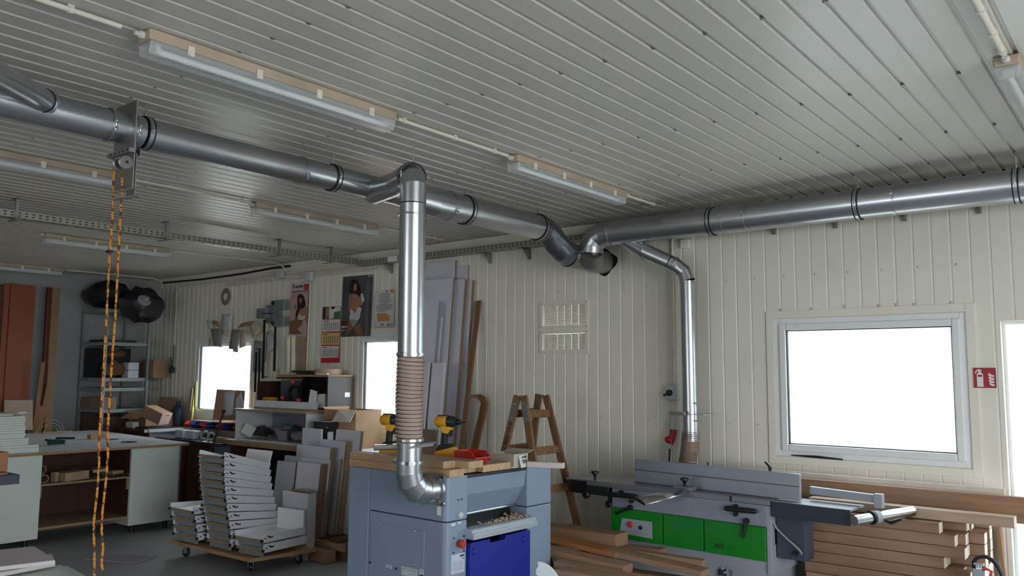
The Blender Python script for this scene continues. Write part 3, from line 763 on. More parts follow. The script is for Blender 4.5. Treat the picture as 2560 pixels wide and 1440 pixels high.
# access panel, screws and stickers on the side
ap = WF(MF, rbox(-.640, -.174, -.004, 0, .49, .732), 'access_panel', m_grey, T, bevel=.002)
for a, z in ((-.56, .722), (-.255, .722), (-.555, .53), (-.255, .53)): WF(MF, MB().lathe([(0, .004), (.006, .003), (.009, 0)], (a, -.004, z), (0, -1, 0), n=10), 'screw', galv, ap)
for a, z in ((-.645, .485), (-.41, .485), (-.19, .483)): WF(MF, MB().lathe([(0, .006), (.007, .005), (.009, 0)], (a, 0, z), (0, -1, 0), n=10), 'bolt', black, T)
for a0, a1, z0, z1 in ((-.50, -.445, .478, .498), (-.36, -.225, .458, .508), (-.21, -.172, .485, .515)):
    s_ = WF(MF, rbox(a0, a1, -.0055, -.004, z0, z1), 'sticker', label_m, T)
    WF(MF, MB().box(a0+.006, a1-.006, -.0062, -.0055, z1-.010, z1-.006).box(a0+.006, a1-.016, -.0062, -.0055, z1-.018, z1-.015), 'print', mat('grey print', '#98a0ad', .6), s_, kind='stuff')

# ---- things lying on the thicknesser
oak = wood('pale beech', '#b08d6b', '#c7a887', 'x', .55); oak_y = wood('pale beech across', '#b98f66', '#d0ab82', 'y', .55)
def plankF(fr, a0, a1, b0, b1, z0, z1, label, group=None, name='beam', m=None, cat='beam', bev=.003):
    return WF(fr, rbox(a0, a1, b0, b1, z0, z1), name, m or oak, None, label, cat, group, bevel=bev)
plankF(MF, -.868, .025, -.004, .115, ZT+.002, ZT+.045, 'lower pale beech beam along the edge of the grey machine', name='timber_beam')
plankF(MF, -.866, -.03, -.002, .10, ZT+.0455, ZT+.088, 'upper pale beech beam nearest the drop pipe on the grey machine', name='timber_beam')
plankF(MF, -.60, .075, .101, .225, ZT+.0455, ZT+.088, 'upper pale beech beam with its end jutting past the others towards the red bin', name='timber_beam')
plankF(MF, -.866, -.05, .116, .30, ZT+.002, ZT+.044, 'wide pale board hidden partly under the beams on the grey machine', name='timber_board', cat='board')
# red storage bin
def bin_box(label, c, rz, s, m, group=None, name='storage_bin', thick=.003):
    """open-fronted stacking bin: l long, w wide, h high"""
    l, w, h = s; t_ = thing(name, label, 'bin', c, rz, group); M = Matrix.Translation(V(c)) @ Matrix.Rotation(rz, 4, 'Z')
    prof = [(-l/2, h), (-l/2+.012, 0), (l/2-.04, 0), (l/2, h*.55), (l*.28, h)]
    mb = MB()
    for s_ in (-1, 1):
        mb.ngon([(a, s_*w/2, z) for a, z in prof], (0, -s_*thick, 0))
    mb.box(-l/2+.012, l/2-.04, -w/2, w/2, 0, thick)
    mb.hexa([V((-l/2, -w/2, h)), V((-l/2+thick, -w/2, h)), V((-l/2+thick, w/2, h)), V((-l/2, w/2, h))], [V((-l/2+.012, -w/2, 0)), V((-l/2+.012+thick, -w/2, 0)), V((-l/2+.012+thick, w/2, 0)), V((-l/2+.012, w/2, 0))])
    mb.hexa([V((l/2-.04, -w/2, 0)), V((l/2-.037, -w/2, thick)), V((l/2-.037, w/2, thick)), V((l/2-.04, w/2, 0))], [V((l/2, -w/2, h*.55)), V((l/2+.003, -w/2, h*.55)), V((l/2+.003, w/2, h*.55)), V((l/2, w/2, h*.55))])
    mb.bm.transform(M); W(mb, 'tray', m, t_, bevel=.001)
    mb = MB(); mb.bar((l/2, -w/2-.002, h*.55), (l/2, w/2+.002, h*.55), .008, .006)
    for s_ in (-1, 1): mb.bar((l/2, s_*w/2, h*.55), (l*.28, s_*w/2, h), .006, .005); mb.bar((l*.28, s_*w/2, h), (-l/2, s_*w/2, h), .006, .005)
    mb.bm.transform(M); W(mb, 'rim', m, t_); return t_
bin_box('open red plastic bin on the grey machine behind the beams', MF.w(-.12, .34, ZT+.046), MF.ang-.05, (.19, .13, .075), red_p)
bpz = ZT+.001
plankF(MF, -.62, .0, .31, .57, ZT+.002, ZT+.045, 'pale board carrying the red bin and a driver on the grey machine', name='timber_board', cat='board')
# cordless impact drivers
yel = mat('yellow plastic', '#e0a41f', .45, var=.04); grip = mat('black grip', '#1d1c1d', .6)
def driver(label, c, rz, tilt=0.):
    t_ = thing('impact_driver', label, 'power tool', c, rz, 'cordless drivers on the grey machine'); M = Matrix.Translation(V(c)) @ Matrix.Rotation(rz, 4, 'Z')
    M = M @ Matrix.Scale(1.14, 4)
    def w(mb, *a, **k): mb.bm.transform(M); return W(mb, *a, **k)
    w(MB().ngon([(-.06, -.036, 0), (.062, -.036, 0), (.075, -.036, .03), (.05, -.036, .058), (-.055, -.036, .03)], (0, .072, 0)), 'battery', yel, t_, bevel=.006)
    w(MB().box(.03, .076, -.026, .026, .012, .040), 'battery_face', black, t_, bevel=.003)
    w(MB().ngon([(-.055, -.033, .030), (.05, -.033, .055), (.03, -.033, .075), (-.035, -.033, .068)], (0, .066, 0)), 'foot', grip, t_, bevel=.008)
    w(MB().tube([(-.012, 0, .06), (-.008, 0, .10), (-.004, 0, .14), (.004, 0, .165)], [.021, .020, .021, .024], n=14), 'handle', grip, t_)
    w(MB().ngon([(.012, -.014, .12), (.034, -.014, .115), (.040, -.014, .15), (.018, -.014, .155)], (0, .028, 0)), 'trigger', black, t_, bevel=.004)
    w(MB().ngon([(-.018, -.024, .135), (.018, -.024, .13), (.04, -.024, .165), (.03, -.024, .175), (-.03, -.024, .175)], (0, .048, 0)), 'neck', yel, t_, bevel=.008)
    w(MB().lathe([(0, 0), (.024, 0), (.033, .012), (.034, .055), (.034, .075), (.033, .078), (.0, .079)], (-.065, 0, .20), (1, 0, 0), n=20), 'motor_housing', yel, t_)
    w(MB().box(-.052, .01, -.012, .012, .228, .237), 'top_strip', black, t_, bevel=.004)
    w(MB().lathe([(.034, 0), (.036, .006), (.033, .03), (.024, .055), (.0, .056)], (.012, 0, .20), (1, 0, 0), n=20), 'gear_case', dark_metal, t_)
    w(MB().lathe([(.017, 0), (.017, .022), (.010, .026), (.005, .028), (.005, .055), (.003, .06), (.0, .06)], (.066, 0, .20), (1, 0, 0), n=14), 'bit_holder', black, t_)
    return t_
driver('yellow and black impact driver standing beside the ribbed hose, bit pointing to the ladder', MF.w(-.50, .50, ZT+.048), .30)
driver('yellow driver half hidden behind the ribbed hose', MF.w(-.93, .40, ZT+.046), .25)
# aluminium bits, tubes, carton, strips
WF(MF, MB().cyl((-.97, .10, .0), (-.97, .10, .001), .01) if False else MB().bar((-.845, .18, ZT+.105), (-.70, .30, ZT+.115), .036, .036), 'metal_profile', steel, None, 'bright metal profile lying on the grey machine behind the beams', 'profile', bevel=.006)
WF(MF, MB().box(-.86, -.66, .315, .50, ZT+.002, ZT+.03), 'metal_plate', steel, None, 'shiny flat metal plate under the half hidden driver', 'plate', bevel=.002)
for k, (b, z, r_) in enumerate(((.655, ZT+.032, .030), (.595, ZT+.024, .022))):
    WF(MF, MB().lathe([(r_-.004, 0), (r_, 0), (r_, .34), (r_-.004, .34), (r_-.004, 0)], (-.58, b+.03, z), (1, 0, 0), n=20), 'pipe_offcut', black, None, ('thicker' if k == 0 else 'thinner')+' black plastic pipe lying on the grey machine by the carton', 'pipe')
card = mat('brown cardboard', '#a98566', .75, var=.05, scale=8); card_w = mat('pale carton', '#b9b0a4', .7, var=.04)
def open_box(fr, a0, a1, b0, b1, z0, z1, label, m, flaps=(), name='cardboard_box', cat='box', group=None, th=.004, inner=None):
    c = fr.w((a0+a1)/2, (b0+b1)/2, z0); t_ = thing(name, label, cat, c, fr.ang, group)
    mb = MB(); mb.box(a0, a1, b0, b0+th, z0, z1); mb.box(a0, a1, b1-th, b1, z0, z1); mb.box(a0, a0+th, b0+th, b1-th, z0, z1); mb.box(a1-th, a1, b0+th, b1-th, z0, z1); mb.box(a0+th, a1-th, b0+th, b1-th, z0, z0+th)
    WF(fr, mb, 'carton', m, t_)
    for side, ln, tilt in flaps:
        mb = MB(); s_, c_ = math.sin(tilt)*ln, math.cos(tilt)*ln
        if side == 'a0': q = [(a0, b0, z1), (a0, b1, z1), (a0-c_, b1, z1+s_), (a0-c_, b0, z1+s_)]
        if side == 'a1': q = [(a1, b0, z1), (a1, b1, z1), (a1+c_, b1, z1+s_), (a1+c_, b0, z1+s_)]
        if side == 'b0': q = [(a0, b0, z1), (a1, b0, z1), (a1, b0-c_, z1+s_), (a0, b0-c_, z1+s_)]
        if side == 'b1': q = [(a0, b1, z1), (a1, b1, z1), (a1, b1+c_, z1+s_), (a0, b1+c_, z1+s_)]
        mb.quad(*q); WF(fr, mb, 'flap', m, t_, solid=.003)
    return t_
CB = open_box(MF, -.20, .0, .60, .74, ZT+.002, ZT+.088, 'small pale carton with a handwritten note on the grey machine', card_w, (('b1', .06, .3),))
nt_ = WF(MF, MB().quad((.002, .742, ZT+.004), (.03, .635, ZT+.004), (.006, .640, ZT+.075), (-.006, .742, ZT+.082)), 'note', paper, CB, solid=.0012, label='white note with handwriting')
tx = (MF.w(.0, .742, 0)-MF.w(.028, .635, 0)).normalized()
text('2848', .036, MF.w(.0305, .652, ZT+.030), MF.w(-.026, .10, 0)-MF.w(0, 0, 0), V((-.25, 0, 1)), 'handwriting', ink, nt_)
text('schmidt', .022, MF.w(.0245, .648, ZT+.062), MF.w(-.022, .10, 0)-MF.w(0, 0, 0), V((-.25, 0, 1)), 'handwriting', ink, nt_)
plankF(MF, -.19, .0, .575, .598, ZT+.002, ZT+.018, 'thin dark-edged board in front of the note on the grey machine', name='timber_board', cat='board')
plankF(MF, -.10, .004, .40, .56, ZT-.001, ZT+.002, 'dark felt strip on the front edge of the grey machine', name='felt_strip', cat='strip', m=mat('dark felt', '#2b2a2d', .9), bev=0)
A_ = MF.Z(1318, 1156, ZT+.03); B_ = MF.Z(1410, 1164, ZT+.02)
WF(MF, MB().bar((A_.x+.005, A_.y-.0, ZT+.02), (B_.x, B_.y, ZT+.02), .038, .034), 'wood_batten', wood('whitish batten', '#c9beb8', '#d8d0c8', 'x'), None, 'whitish square batten jutting from the grey machine towards the ladder', 'batten', bevel=.002)

# ================================================================== JOINTER by the back wall
JF = Fr((-3.235, 5.215, 0), -.045)
j_grey = mat('grey hammer enamel', '#8e95a1', .45, .2, var=.04, scale=20); j_green = mat('bright green enamel', '#147f20', .25, var=.04, scale=2, coat=.5); cast = mat('planed cast iron', '#8f9096', .38, .6, var=.06); alu = mat('anodised aluminium', '#aeb4bd', .38, .7, var=.05, scale=2, stretch=(.3, 1, 8)); j_light = mat('light grey enamel', '#9b9fa9', .45, var=.03)
J = thing('jointer', 'green and grey planer jointer with a long aluminium fence by the back wall', 'machine', JF.w(.59, .25, 0), JF.ang)
JL = 1.178; JD = .48
WF(JF, rbox(.0, JL, .0, JD, .69, .825), 'upper_frame', j_grey, J, bevel=.004)
WF(JF, rbox(.0, JL, .012, JD, .0, .69), 'stand', j_light, J, bevel=.003)
WF(JF, rbox(JL-.004, JL+.028, .0, JD, .40, .823), 'end_frame', j_light, J, bevel=.004)
WF(JF, rbox(JL+.0275, JL+.029, .05, .09, .58, .68), 'end_slot', gap_shade, J)
gp = []
for a0, a1 in ((0.0, .423), (.430, .735), (.743, 1.172)):
    gp.append(WF(JF, rbox(a0, a1, -.012, .012, .478, .688), 'green_panel', j_green, J, bevel=.006, label='glossy green panel'))
cp = WF(JF, MB().ngon([(.075, -.016, .515), (.345, -.016, .510), (.343, -.016, .625), (.095, -.016, .622)], (0, .006, 0)), 'control_plate', j_light, gp[0])
WF(JF, MB().lathe([(0, .014), (.018, .014), (.022, .010), (.022, 0)], (.17, -.016, .585), (0, -1, 0), n=20), 'stop_button', red_p, cp)
WF(JF, MB().lathe([(.0, .010), (.012, .010), (.014, .008), (.014, 0)], (.255, -.016, .575), (0, -1, 0), n=18), 'start_button', dark_metal, cp)
text('AD', .048, JF.w(.815, -.0135, .517), JF.u, V((.25, 0, 1)), 'lettering', mat('dark green print', '#0e3d18', .5), gp[2], bold=.001)
text('951', .04, JF.w(.905, -.0135, .515), JF.u, V((.25, 0, 1)), 'lettering', mat('faded green print', '#156d22', .5), gp[2])
lw_ = WF(JF, rbox(.853, .925, -.0, .012, .10, .40), 'logo_plate', j_light, J)
text('FELDER', .075, JF.w(.885, -.003, .395), V((0, 0, 1))*-1, JF.u*-1, 'lettering', dark_metal, lw_, bold=.002, align='LEFT') if False else None
t_ = text('FELDER', .085, JF.w(.893, -.001, .393), V((0, 0, 1)), JF.u*-1, 'lettering', dark_metal, lw_, bold=.002, align='RIGHT')
WF(JF, rbox(.912, .936, -.0015, 0, .10, .392), 'side_stripe', mat('grey stripe', '#6d727a', .5), J)
WF(JF, rbox(.985, JL-.03, -.006, .014, .05, .30), 'lower_green_panel', j_green, J, bevel=.004)
# tables
ZJ = .862
WF(JF, rbox(-.215, .93, -.018, JD, ZJ-.035, ZJ), 'infeed_table', cast, J, bevel=.002)
WF(JF, rbox(.945, 1.75, -.012, JD, ZJ-.040, ZJ-.004), 'outfeed_table', cast, J, bevel=.002) if False else WF(JF, rbox(.945, JL+.03, -.012, JD, ZJ-.034, ZJ), 'outfeed_table', cast, J, bevel=.002)
te = WF(JF, rbox(JL+.035, 1.70, -.010, .24, ZJ-.018, ZJ-.004), 'table_extension', j_light, J, bevel=.002)
WF(JF, rbox(JL+.035, 1.70, -.012, .0, ZJ-.098, ZJ-.005), 'extension_skirt', mat('dark blue enamel', '#2b3040', .4), te, bevel=.002)
WF(JF, rbox(-.42, -.215, -.010, .25, ZJ-.012, ZJ), 'table_tip', cast, J, bevel=.002)
WF(JF, rbox(-.385, -.05, .004, .10, ZJ-.105, ZJ-.013), 'tip_bracket', mat('black enamel', '#111319', .45), J, bevel=.003)
WF(JF, rbox(-.215, -.02, -.016, .0, ZJ-.10, ZJ-.030), 'mount', dark_metal, J, bevel=.003)
WF(JF, MB().lathe([(0, .03), (.02, .03), (.03, .02), (.03, 0)], (-.22, -.005, ZJ-.105), (0, -1, 0), n=14), 'clamp_knob', black, J)
WF(JF, MB().lathe([(0, .03), (.02, .03), (.026, .02), (.02, 0)], (-.02, .0, ZJ-.155), (0, -1, 0), n=14).bar((-.02, .01, ZJ-.15), (-.02, .01, ZJ-.08), .03, .02, (0, 1, 0)), 'clamp_knob', black, J)
def star(a, b, z, nm='star_knob'):
    o = WF(JF, MB().lathe([(0, .03), (.020, .03), (.030, .024), (.030, .012), (.016, .004), (.010, -.012), (.010, -.04)], (a, b, z), (0, 0, 1), n=10), nm, black, J); return o
star(-.15, .0, ZJ+.042)
star(.585, .02, ZJ+.055)
# cutter guard arm
WF(JF, rbox(.52, .655, -.014, .06, ZJ, ZJ+.026), 'guard_block', cast, J, bevel=.003)
mb = MB(); N = 10; prof = [(-.06+.12*i/N, .014*math.sin(PI*i/N)) for i in range(N+1)]
g0 = JF.w(.595, -.01, ZJ+.016); gA = JF.Z(1720, 1236, ZJ+.012); gB = JF.Z(1646, 1252, ZJ+.012)
dirg = V((gB.x-gA.x, gB.y-gA.y, 0)).normalized(); perp = V((-dirg.y, dirg.x, 0)); ln = .40
st0 = V((.60, .0, ZJ+.004)); dirg = V((-.30, -.95, -.12)).normalized(); perp = V((-dirg.y, dirg.x, -.22)).normalized()
rows = [[st0+dirg*(ln*k)+perp*a+V((0, 0, z)) for a, z in prof] for k in (0, .5, 1)]
mb.sheet(rows); ga = WF(JF, mb, 'guard_arm', steel, J, solid=.004, label='bright curved guard arm')
mb = MB(); e0 = st0+dirg*ln; mb.ngon([e0+perp*a+V((0, 0, z-.002)) for a, z in prof]+[e0+perp*a+V((0, 0, -.006)) for a in (.05, -.05)], dirg*.006); WF(JF, mb, 'end_cap', black, ga)
# fence
fA = V((.105, .135, ZJ+.002)); fB = V((1.365, .075, ZJ+.002))
mb = MB(); up = V((0, 0, 1)); dF = (fB-fA).normalized(); nF = V((-dF.y, dF.x, 0))
mb.hexa([fA, fB, fB+nF*.03, fA+nF*.03], [fA+up*.165+nF*.008, fB+up*.165+nF*.008, fB+up*.165+nF*.03, fA+up*.165+nF*.03]); fe = WF(JF, mb, 'fence', alu, J, bevel=.003)
WF(JF, MB().bar(fA+up*.088-nF*.001, fB+up*.088-nF*.001, .002, .003), 'groove', dark_metal, fe)
for f, h in ((.30, .03), (.55, .03)): pass
q = fA.lerp(fB, .47)+nF*.035+up*.165; WF(JF, MB().cyl(q, q+up*.02, .006, n=8), 'pin', black, fe)
q = fA.lerp(fB, .83)+nF*.04+up*.155; WF(JF, MB().tube([q, q+up*.03, q+up*.045-dF*.012, q+up*.065-dF*.035], [.010, .012, .008, .006], n=8), 'clamp_lever', black, fe)
# fence rail and cross tube at the far end
WF(JF, MB().bar((1.37, .235, ZJ+.055), (1.775, .215, ZJ+.045), .03, .048), 'fence_rail', alu, J, bevel=.003)
WF(JF, MB().cbox((1.80, .205, ZJ+.035), (.05, .05, .085)), 'rail_joint', j_light, J, bevel=.004)
tb = V((1.74, -.06, ZJ-.055)); te_ = V((1.935, .385, ZJ-.03))
WF(JF, MB().cyl(tb, te_, .030, n=24), 'cross_tube', steel, J, label='bright cross tube')
dt = (te_-tb).normalized(); WF(JF, MB().ring(tb.lerp(te_, .36), dt, .03, .04, .008), 'tube_collar', j_light, J)
WF(JF, MB().ring(tb.lerp(te_, .29), dt, .03, .012, .010), 'tube_seal', black, J)
q = tb.lerp(te_, .45)+V((.03, -.02, -.02)); WF(JF, MB().tube([q, q+V((.035, -.01, -.006)), q+V((.09, .0, .02))], [.008, .012, .007], n=8), 'lock_lever', black, J)
# handles on the front
def bar_handle(a0, a1, z0, z1):
    h = WF(JF, MB().tube([(a0, -.045, z0), (a0+(a1-a0)*.5, -.047, (z0+z1)/2), (a1, -.045, z1)], [.017, .018, .016], n=12).ball((a0, -.045, z0), .017).ball((a1, -.045, z1), .016), 'bar_handle', black, J)
    for f, dz_ in ((.3, .02), (.72, -.035)) if a0 < .5 else ((.25, .015), (.25, -.035)):
        a = a0+(a1-a0)*f; WF(JF, MB().cyl((a, -.03, z0+dz_), (a, .0, z0+dz_), .014, n=10), 'handle_boss', black, h)
bar_handle(.03, .235, .783, .790); bar_handle(.925, 1.12, .785, .788)
def crank(a, z, da, dz_):
    c = WF(JF, MB().lathe([(0, .03), (.016, .03), (.02, .02), (.018, 0)], (a, 0, z), (0, -1, 0), n=14), 'clamp_lever', black, J)
    WF(JF, MB().tube([(a, -.022, z), (a+da*.6, -.03, z+dz_*.6), (a+da, -.036, z+dz_)], [.012, .010, .008], n=8), 'lever_arm', black, c)
crank(.165, .703, -.11, -.055); crank(1.045, .715, -.015, -.105)
# motor box under the outfeed end
WF(JF, rbox(JL+.035, 1.395, .06, .20, .50, .765), 'motor_cover', mat('slate enamel', '#3d4353', .45), J, bevel=.004)
WF(JF, MB().lathe([(0, .025), (.012, .025), (.016, .012), (.012, 0)], (1.335, .06, .545), (0, -1, 0), n=14), 'cover_knob', black, J)
WF(JF, MB().tube([(1.20, .03, .74), (1.23, .03, .685), (1.29, .03, .635), (1.36, .03, .585), (1.385, .035, .555), (1.37, .05, .545)], .006, n=8), 'clear_hose', translucent('clear tubing', '#aab4b4', .75), J)
WF(JF, rbox(.02, JL-.02, .05, JD-.02, .0, .02), 'foot', dark_metal, J)
# ================================================================== BACK WALL RIGHT: grilles, sign, switch, plug
def xf(mb, M): mb.bm.transform(M); return mb
def grille(n, z0, z1, rows, label):
    x0, x1 = -4.479, -3.948; t = thing('vent_grille', label, 'grille', ((x0+x1)/2, 6.0, z0), 0)
    mb = MB(); w = .036; y0, y1 = 5.988, 6.0
    mb.box(x0, x0+w, y0, y1, z0, z1); mb.box(x1-w, x1, y0, y1, z0, z1); mb.box(x0+w, x1-w, y0, y1, z0, z0+w*.75); mb.box(x0+w, x1-w, y0, y1, z1-w*.75, z1)
    W(mb, 'frame', cream, t, bevel=.002)
    a, b = x0+w, x1-w; c, d = z0+w*.75, z1-w*.75
    mb = MB(); p = (d-c)/rows
    for i in range(rows): mb.cbox(((a+b)/2, 6.006, c+p*(i+.55)), (b-a, .002, p*.72), rx=-.35)
    W(mb, 'slats', cream, t)
    mb = MB()
    for i in range(6): x = a+(b-a)*(i+.5)/6; mb.cbox((x-.012, 6.03, (c+d)/2), (.062, .003, d-c), rz=.42)
    W(mb, 'rear_slats', mat('grey louvre', '#8f8d86', .6), t)
    for x in (x0+.018, x1-.018):
        for z in (z0+.014, z1-.014): W(MB().lathe([(0, .003), (.004, .003), (.006, 0)], (x, 5.988, z), (0, -1, 0), n=8), 'screw', galv_dull, t)
grille(1, 2.05, 2.291, 11, 'cream louvred vent grille on the back wall, upper one of the pair')
grille(2, 1.826, 2.03, 9, 'cream louvred vent grille on the back wall, lower one of the pair')
# fire sign
sx0, sx1, sz0, sz1, sy = -1.002, -.866, 1.572, 1.708, 5.984
t = thing('safety_sign', 'red fire extinguisher sign with white symbols beside the wide window', 'sign', (-.934, 5.984, 1.572))
W(MB().box(sx0, sx1, sy, sy+.003, sz0, sz1), 'border', paper, t)
W(MB().box(sx0+.004, sx1-.004, sy-.001, sy, sz0+.004, sz1-.004), 'plate', mat('sign red', '#a8202f', .45, var=.02), t)
def S(u, v): return (sx0+(sx1-sx0)*u, sy-.0012, sz0+(sz1-sz0)*v)
mb = MB(); off = (0, -.0006, 0)
mb.ngon([S(*p) for p in ((.18, .08), (.44, .08), (.44, .66), (.40, .72), (.36, .76), (.36, .80), (.40, .86), (.33, .88), (.26, .92), (.26, .86), (.25, .80), (.26, .76), (.22, .72), (.18, .66))], off)
mb.ngon([S(*p) for p in ((.27, .90), (.18, .86), (.12, .78), (.11, .70), (.15, .70), (.17, .77), (.22, .82), (.27, .85))], off)
for k in range(4):
    v = .12+.14*k; s_ = .02*k
    mb.ngon([S(*p) for p in ((.68-s_, v+.10), (.74, v+.03), (.82, v), (.88, v), (.90, v+.08), (.86, v+.09), (.78, v+.11), (.74, v+.16), (.70-s_, v+.22), (.70, v+.15))], off)
W(mb, 'symbols', paper, t)
W(MB().box(*(S(.22, .55)[0], S(.40, .55)[0]), sy-.0024, sy-.0018, S(0, .55)[2], S(0, .64)[2]), 'symbol_band', mat('sign red', '#a8202f'), t)
# rotary switch with conduit
c = pY(1679, 982, 5.93)
t = thing('isolator_switch', 'grey wall isolator switch with black turn knob beside the thin duct', 'switch', (c.x, 5.95, c.z-.06))
W(MB().box(c.x-.048, c.x+.048, 5.915, 5.995, c.z-.058, c.z+.058), 'box', grey_box, t, bevel=.012, seg=3)
W(MB().cbox((c.x, 5.955, c.z+.068), (.035, .035, .03)).cbox((c.x, 5.955, c.z-.068), (.035, .035, .03)), 'gland', grey_box, t, bevel=.004)
k_ = W(MB().lathe([(0, .022), (.022, .022), (.026, .014), (.026, 0)], (c.x-.01, 5.915, c.z), (0, -1, 0), n=20), 'knob', black, t)
W(MB().bar((c.x+.012, 5.888, c.z+.010), (c.x-.045, 5.882, c.z-.022), .016, .02, (0, 1, 0)), 'knob_grip', black, k_)
conduit([(c.x, 5.975, 2.79), (c.x, 5.975, c.z+.085)], 'white conduit down the wall to the isolator switch', (.25, .55, .85), 'white conduits on the back wall', r=.011)
conduit([(c.x, 5.975, c.z-.085), (c.x, 5.975, c.z-.22)], 'short white conduit between the isolator switch and the red socket', (.5,), 'white conduits on the back wall', r=.008)
W(MB().cbox(pY(1713, 610, 5.97), (.07, .05, .07)), 'junction_box', cream, None, 'small cream junction box right under the wall duct near the branch pipe', 'junction box', bevel=.006)
p = pY(1683, 1062, 5.93)
t = thing('power_socket', 'white wall socket with a red angled plug hanging below the isolator switch', 'socket', (p.x, 5.95, p.z-.1))
W(MB().cyl((p.x, 5.95, p.z+.055), (p.x, 5.935, p.z-.04), .034, .038, n=20).cyl((p.x, 5.955, p.z+.05), (p.x, 5.955, p.z+.085), .018, n=14), 'socket_body', grey_box, t, bevel=.004)
pg = W(MB().tube([(p.x, 5.935, p.z-.04), (p.x-.003, 5.925, p.z-.085), (p.x-.006, 5.91, p.z-.125), (p.x-.010, 5.90, p.z-.15)], [.030, .028, .026, .020], n=18).lathe([(0, .03), (.020, .03), (.028, .02), (.028, -.02), (0, -.02)], (p.x-.022, 5.905, p.z-.115), (-.4, -1, 0), n=18), 'plug', mat('red plug', '#b3242d', .4), t, label='red angled plug')
W(MB().cyl((p.x-.010, 5.90, p.z-.15), (p.x-.013, 5.895, p.z-.185), .016, .014, n=14), 'cable_gland', grey_box, pg)
W(MB().tube([(p.x-.013, 5.895, p.z-.18), (p.x-.016, 5.89, p.z-.26), (p.x-.02, 5.87, p.z-.5), (p.x+.1, 5.80, p.z-.9)], .008, n=8), 'cable', black, pg)

# ================================================================== STEPLADDER
lad = wood('old brown ladder wood', '#6f4f31', '#8a6844', 'z', .7, objvar=.05); lad_x = wood('old brown rung wood', '#6f4f31', '#8a6844', 'x', .7)
t = thing('step_ladder', 'old brown wooden stepladder standing open between the grey machine and the jointer', 'ladder', (-4.0, 5.25, 0))
def rail(top, low, y0, y1):
    a = pY(*top, y0); b = pY(*low, y1); k = a.z/(a.z-b.z); return a, a+(b-a)*k
R = {}
for nm, top, low, y0, y1 in (('a', (1291, 1000), (1263, 1120.6), 5.10, 5.09), ('c', (1345.4, 996), (1333, 1101), 5.42, 5.43), ('b', (1311, 1000), (1332, 1140), 5.10, 5.09), ('d', (1367, 999), (1443.8, 1312.6), 5.42, 5.45)):
    R[nm] = rail(top, low, y0, y1)
for nm in 'abcd':
    a, b = R[nm]; d = (a-b).normalized()
    W(MB().bar(b, a+d*.035, .026, .062, (1, 0, 0)), 'rail', lad, t, bevel=.006)
for p_, q_ in (('a', 'c'), ('b', 'd')):
    for k in (.075, .27, .47, .68, .87):
        A_ = R[p_][0].lerp(R[p_][1], k); B_ = R[q_][0].lerp(R[q_][1], k); dl = (R[p_][1]-R[p_][0]).normalized()
        W(MB().bar(A_, B_, .022, .062, dl), 'rung', lad_x, t, bevel=.003)
for s, (p_, q_) in enumerate((('a', 'b'), ('c', 'd'))):
    for nm in (p_, q_):
        a, b = R[nm]; d = (b-a).normalized(); h = W(MB().bar(a+d*.01-V((0, .0145 if s == 0 else -.0145, 0)), a+d*.17-V((0, .0145 if s == 0 else -.0145, 0)), .004, .05, (1, 0, 0)), 'hinge_plate', galv_dull, t)
        W(MB().lathe([(0, .006), (.008, .004), (.010, 0)], a+d*.145-V((0, .0165 if s == 0 else -.0165, 0)), (0, -1 if s == 0 else 1, 0), n=10).lathe([(0, .006), (.008, .004), (.010, 0)], a+d*.03-V((0, .0165 if s == 0 else -.0165, 0)), (0, -1 if s == 0 else 1, 0), n=10), 'rivet', steel, h)
    a = R[p_][0]; b = R[q_][0]; W(MB().tube([a+V((0, 0, .0)), a.lerp(b, .5)+V((0, 0, .028)), b], .010, n=8), 'hinge', galv_dull, t)
a, b = R['a']; d = (b-a).normalized()
text('byty 14 m', .045, a+d*.36+V((.018, -.0155, 0)), d*-1, V((-1, 0, 0))-d*d.dot(V((-1, 0, 0))), 'handwriting', ink, t)
A_ = R['a'][0].lerp(R['a'][1], .60); B_ = R['b'][0].lerp(R['b'][1], .56); mb = MB()
for i in range(36):
    f0, f1 = i/36, (i+.8)/36; q = lambda f: A_.lerp(B_, f)-V((0, 0, .09*math.sin(PI*f))); mb.bar(q(f0), q(f1), .006, .006)
W(mb, 'chain', galv_dull, t)

# ================================================================== TALL BOARDS LEANING ON THE BACK WALL
mel = mat('white melamine', '#d3d3dc', .4, var=.02); edge_m = mat('chipboard edge', '#8b735f', .85, var=.15, scale=60)
def lean_board(top, low, yt, width, th, label, m=None, name='leaning_board', group='boards leaning on the back wall', ed=None, yb=None):
    """board standing on the floor, leaning on the wall; top and low are points on its visible vertical edge"""
    a = pY(*top, yt); b = pX(*low, a.x); k = a.z/(a.z-b.z); y0 = a.y+(b.y-a.y)*k
    y0 = min(y0, yt-.03) if yb is None else yb; x1 = a.x; x0 = x1-width; zt = a.z
    d = V((0, a.y-y0, zt)).normalized(); n = V((0, -d.z, d.y))
    q = [V((x0, y0, .0)), V((x1, y0, .0))]; up = d*(zt/d.z)
    t = thing(name, label, 'board', ((x0+x1)/2, y0, 0), 0, group)
    mb = MB(); f = n*th
    mb.hexa([q[0], q[1], q[1]-f, q[0]-f], [q[0]+up, q[1]+up, q[1]+up-f, q[0]+up-f]); W(mb, 'panel', m or mel, t)
    e = .0008
    mb = MB(); mb.hexa([q[1]+V((e, 0, .001)), q[1]+V((e*2, 0, .001)), q[1]-f+V((e*2, 0, .001)), q[1]-f+V((e, 0, .001))], [q[1]+up+V((e, 0, 0)), q[1]+up+V((e*2, 0, 0)), q[1]+up-f+V((e*2, 0, 0)), q[1]+up-f+V((e, 0, 0))])
    W(mb, 'edge', ed or edge_m, t, label='raw brown board edge'); return t
s1 = lambda x, y: (1020+x/5.335, 630+y/5.335); s2 = lambda x, y: (1020+x/5.335, 860+y/5.335)
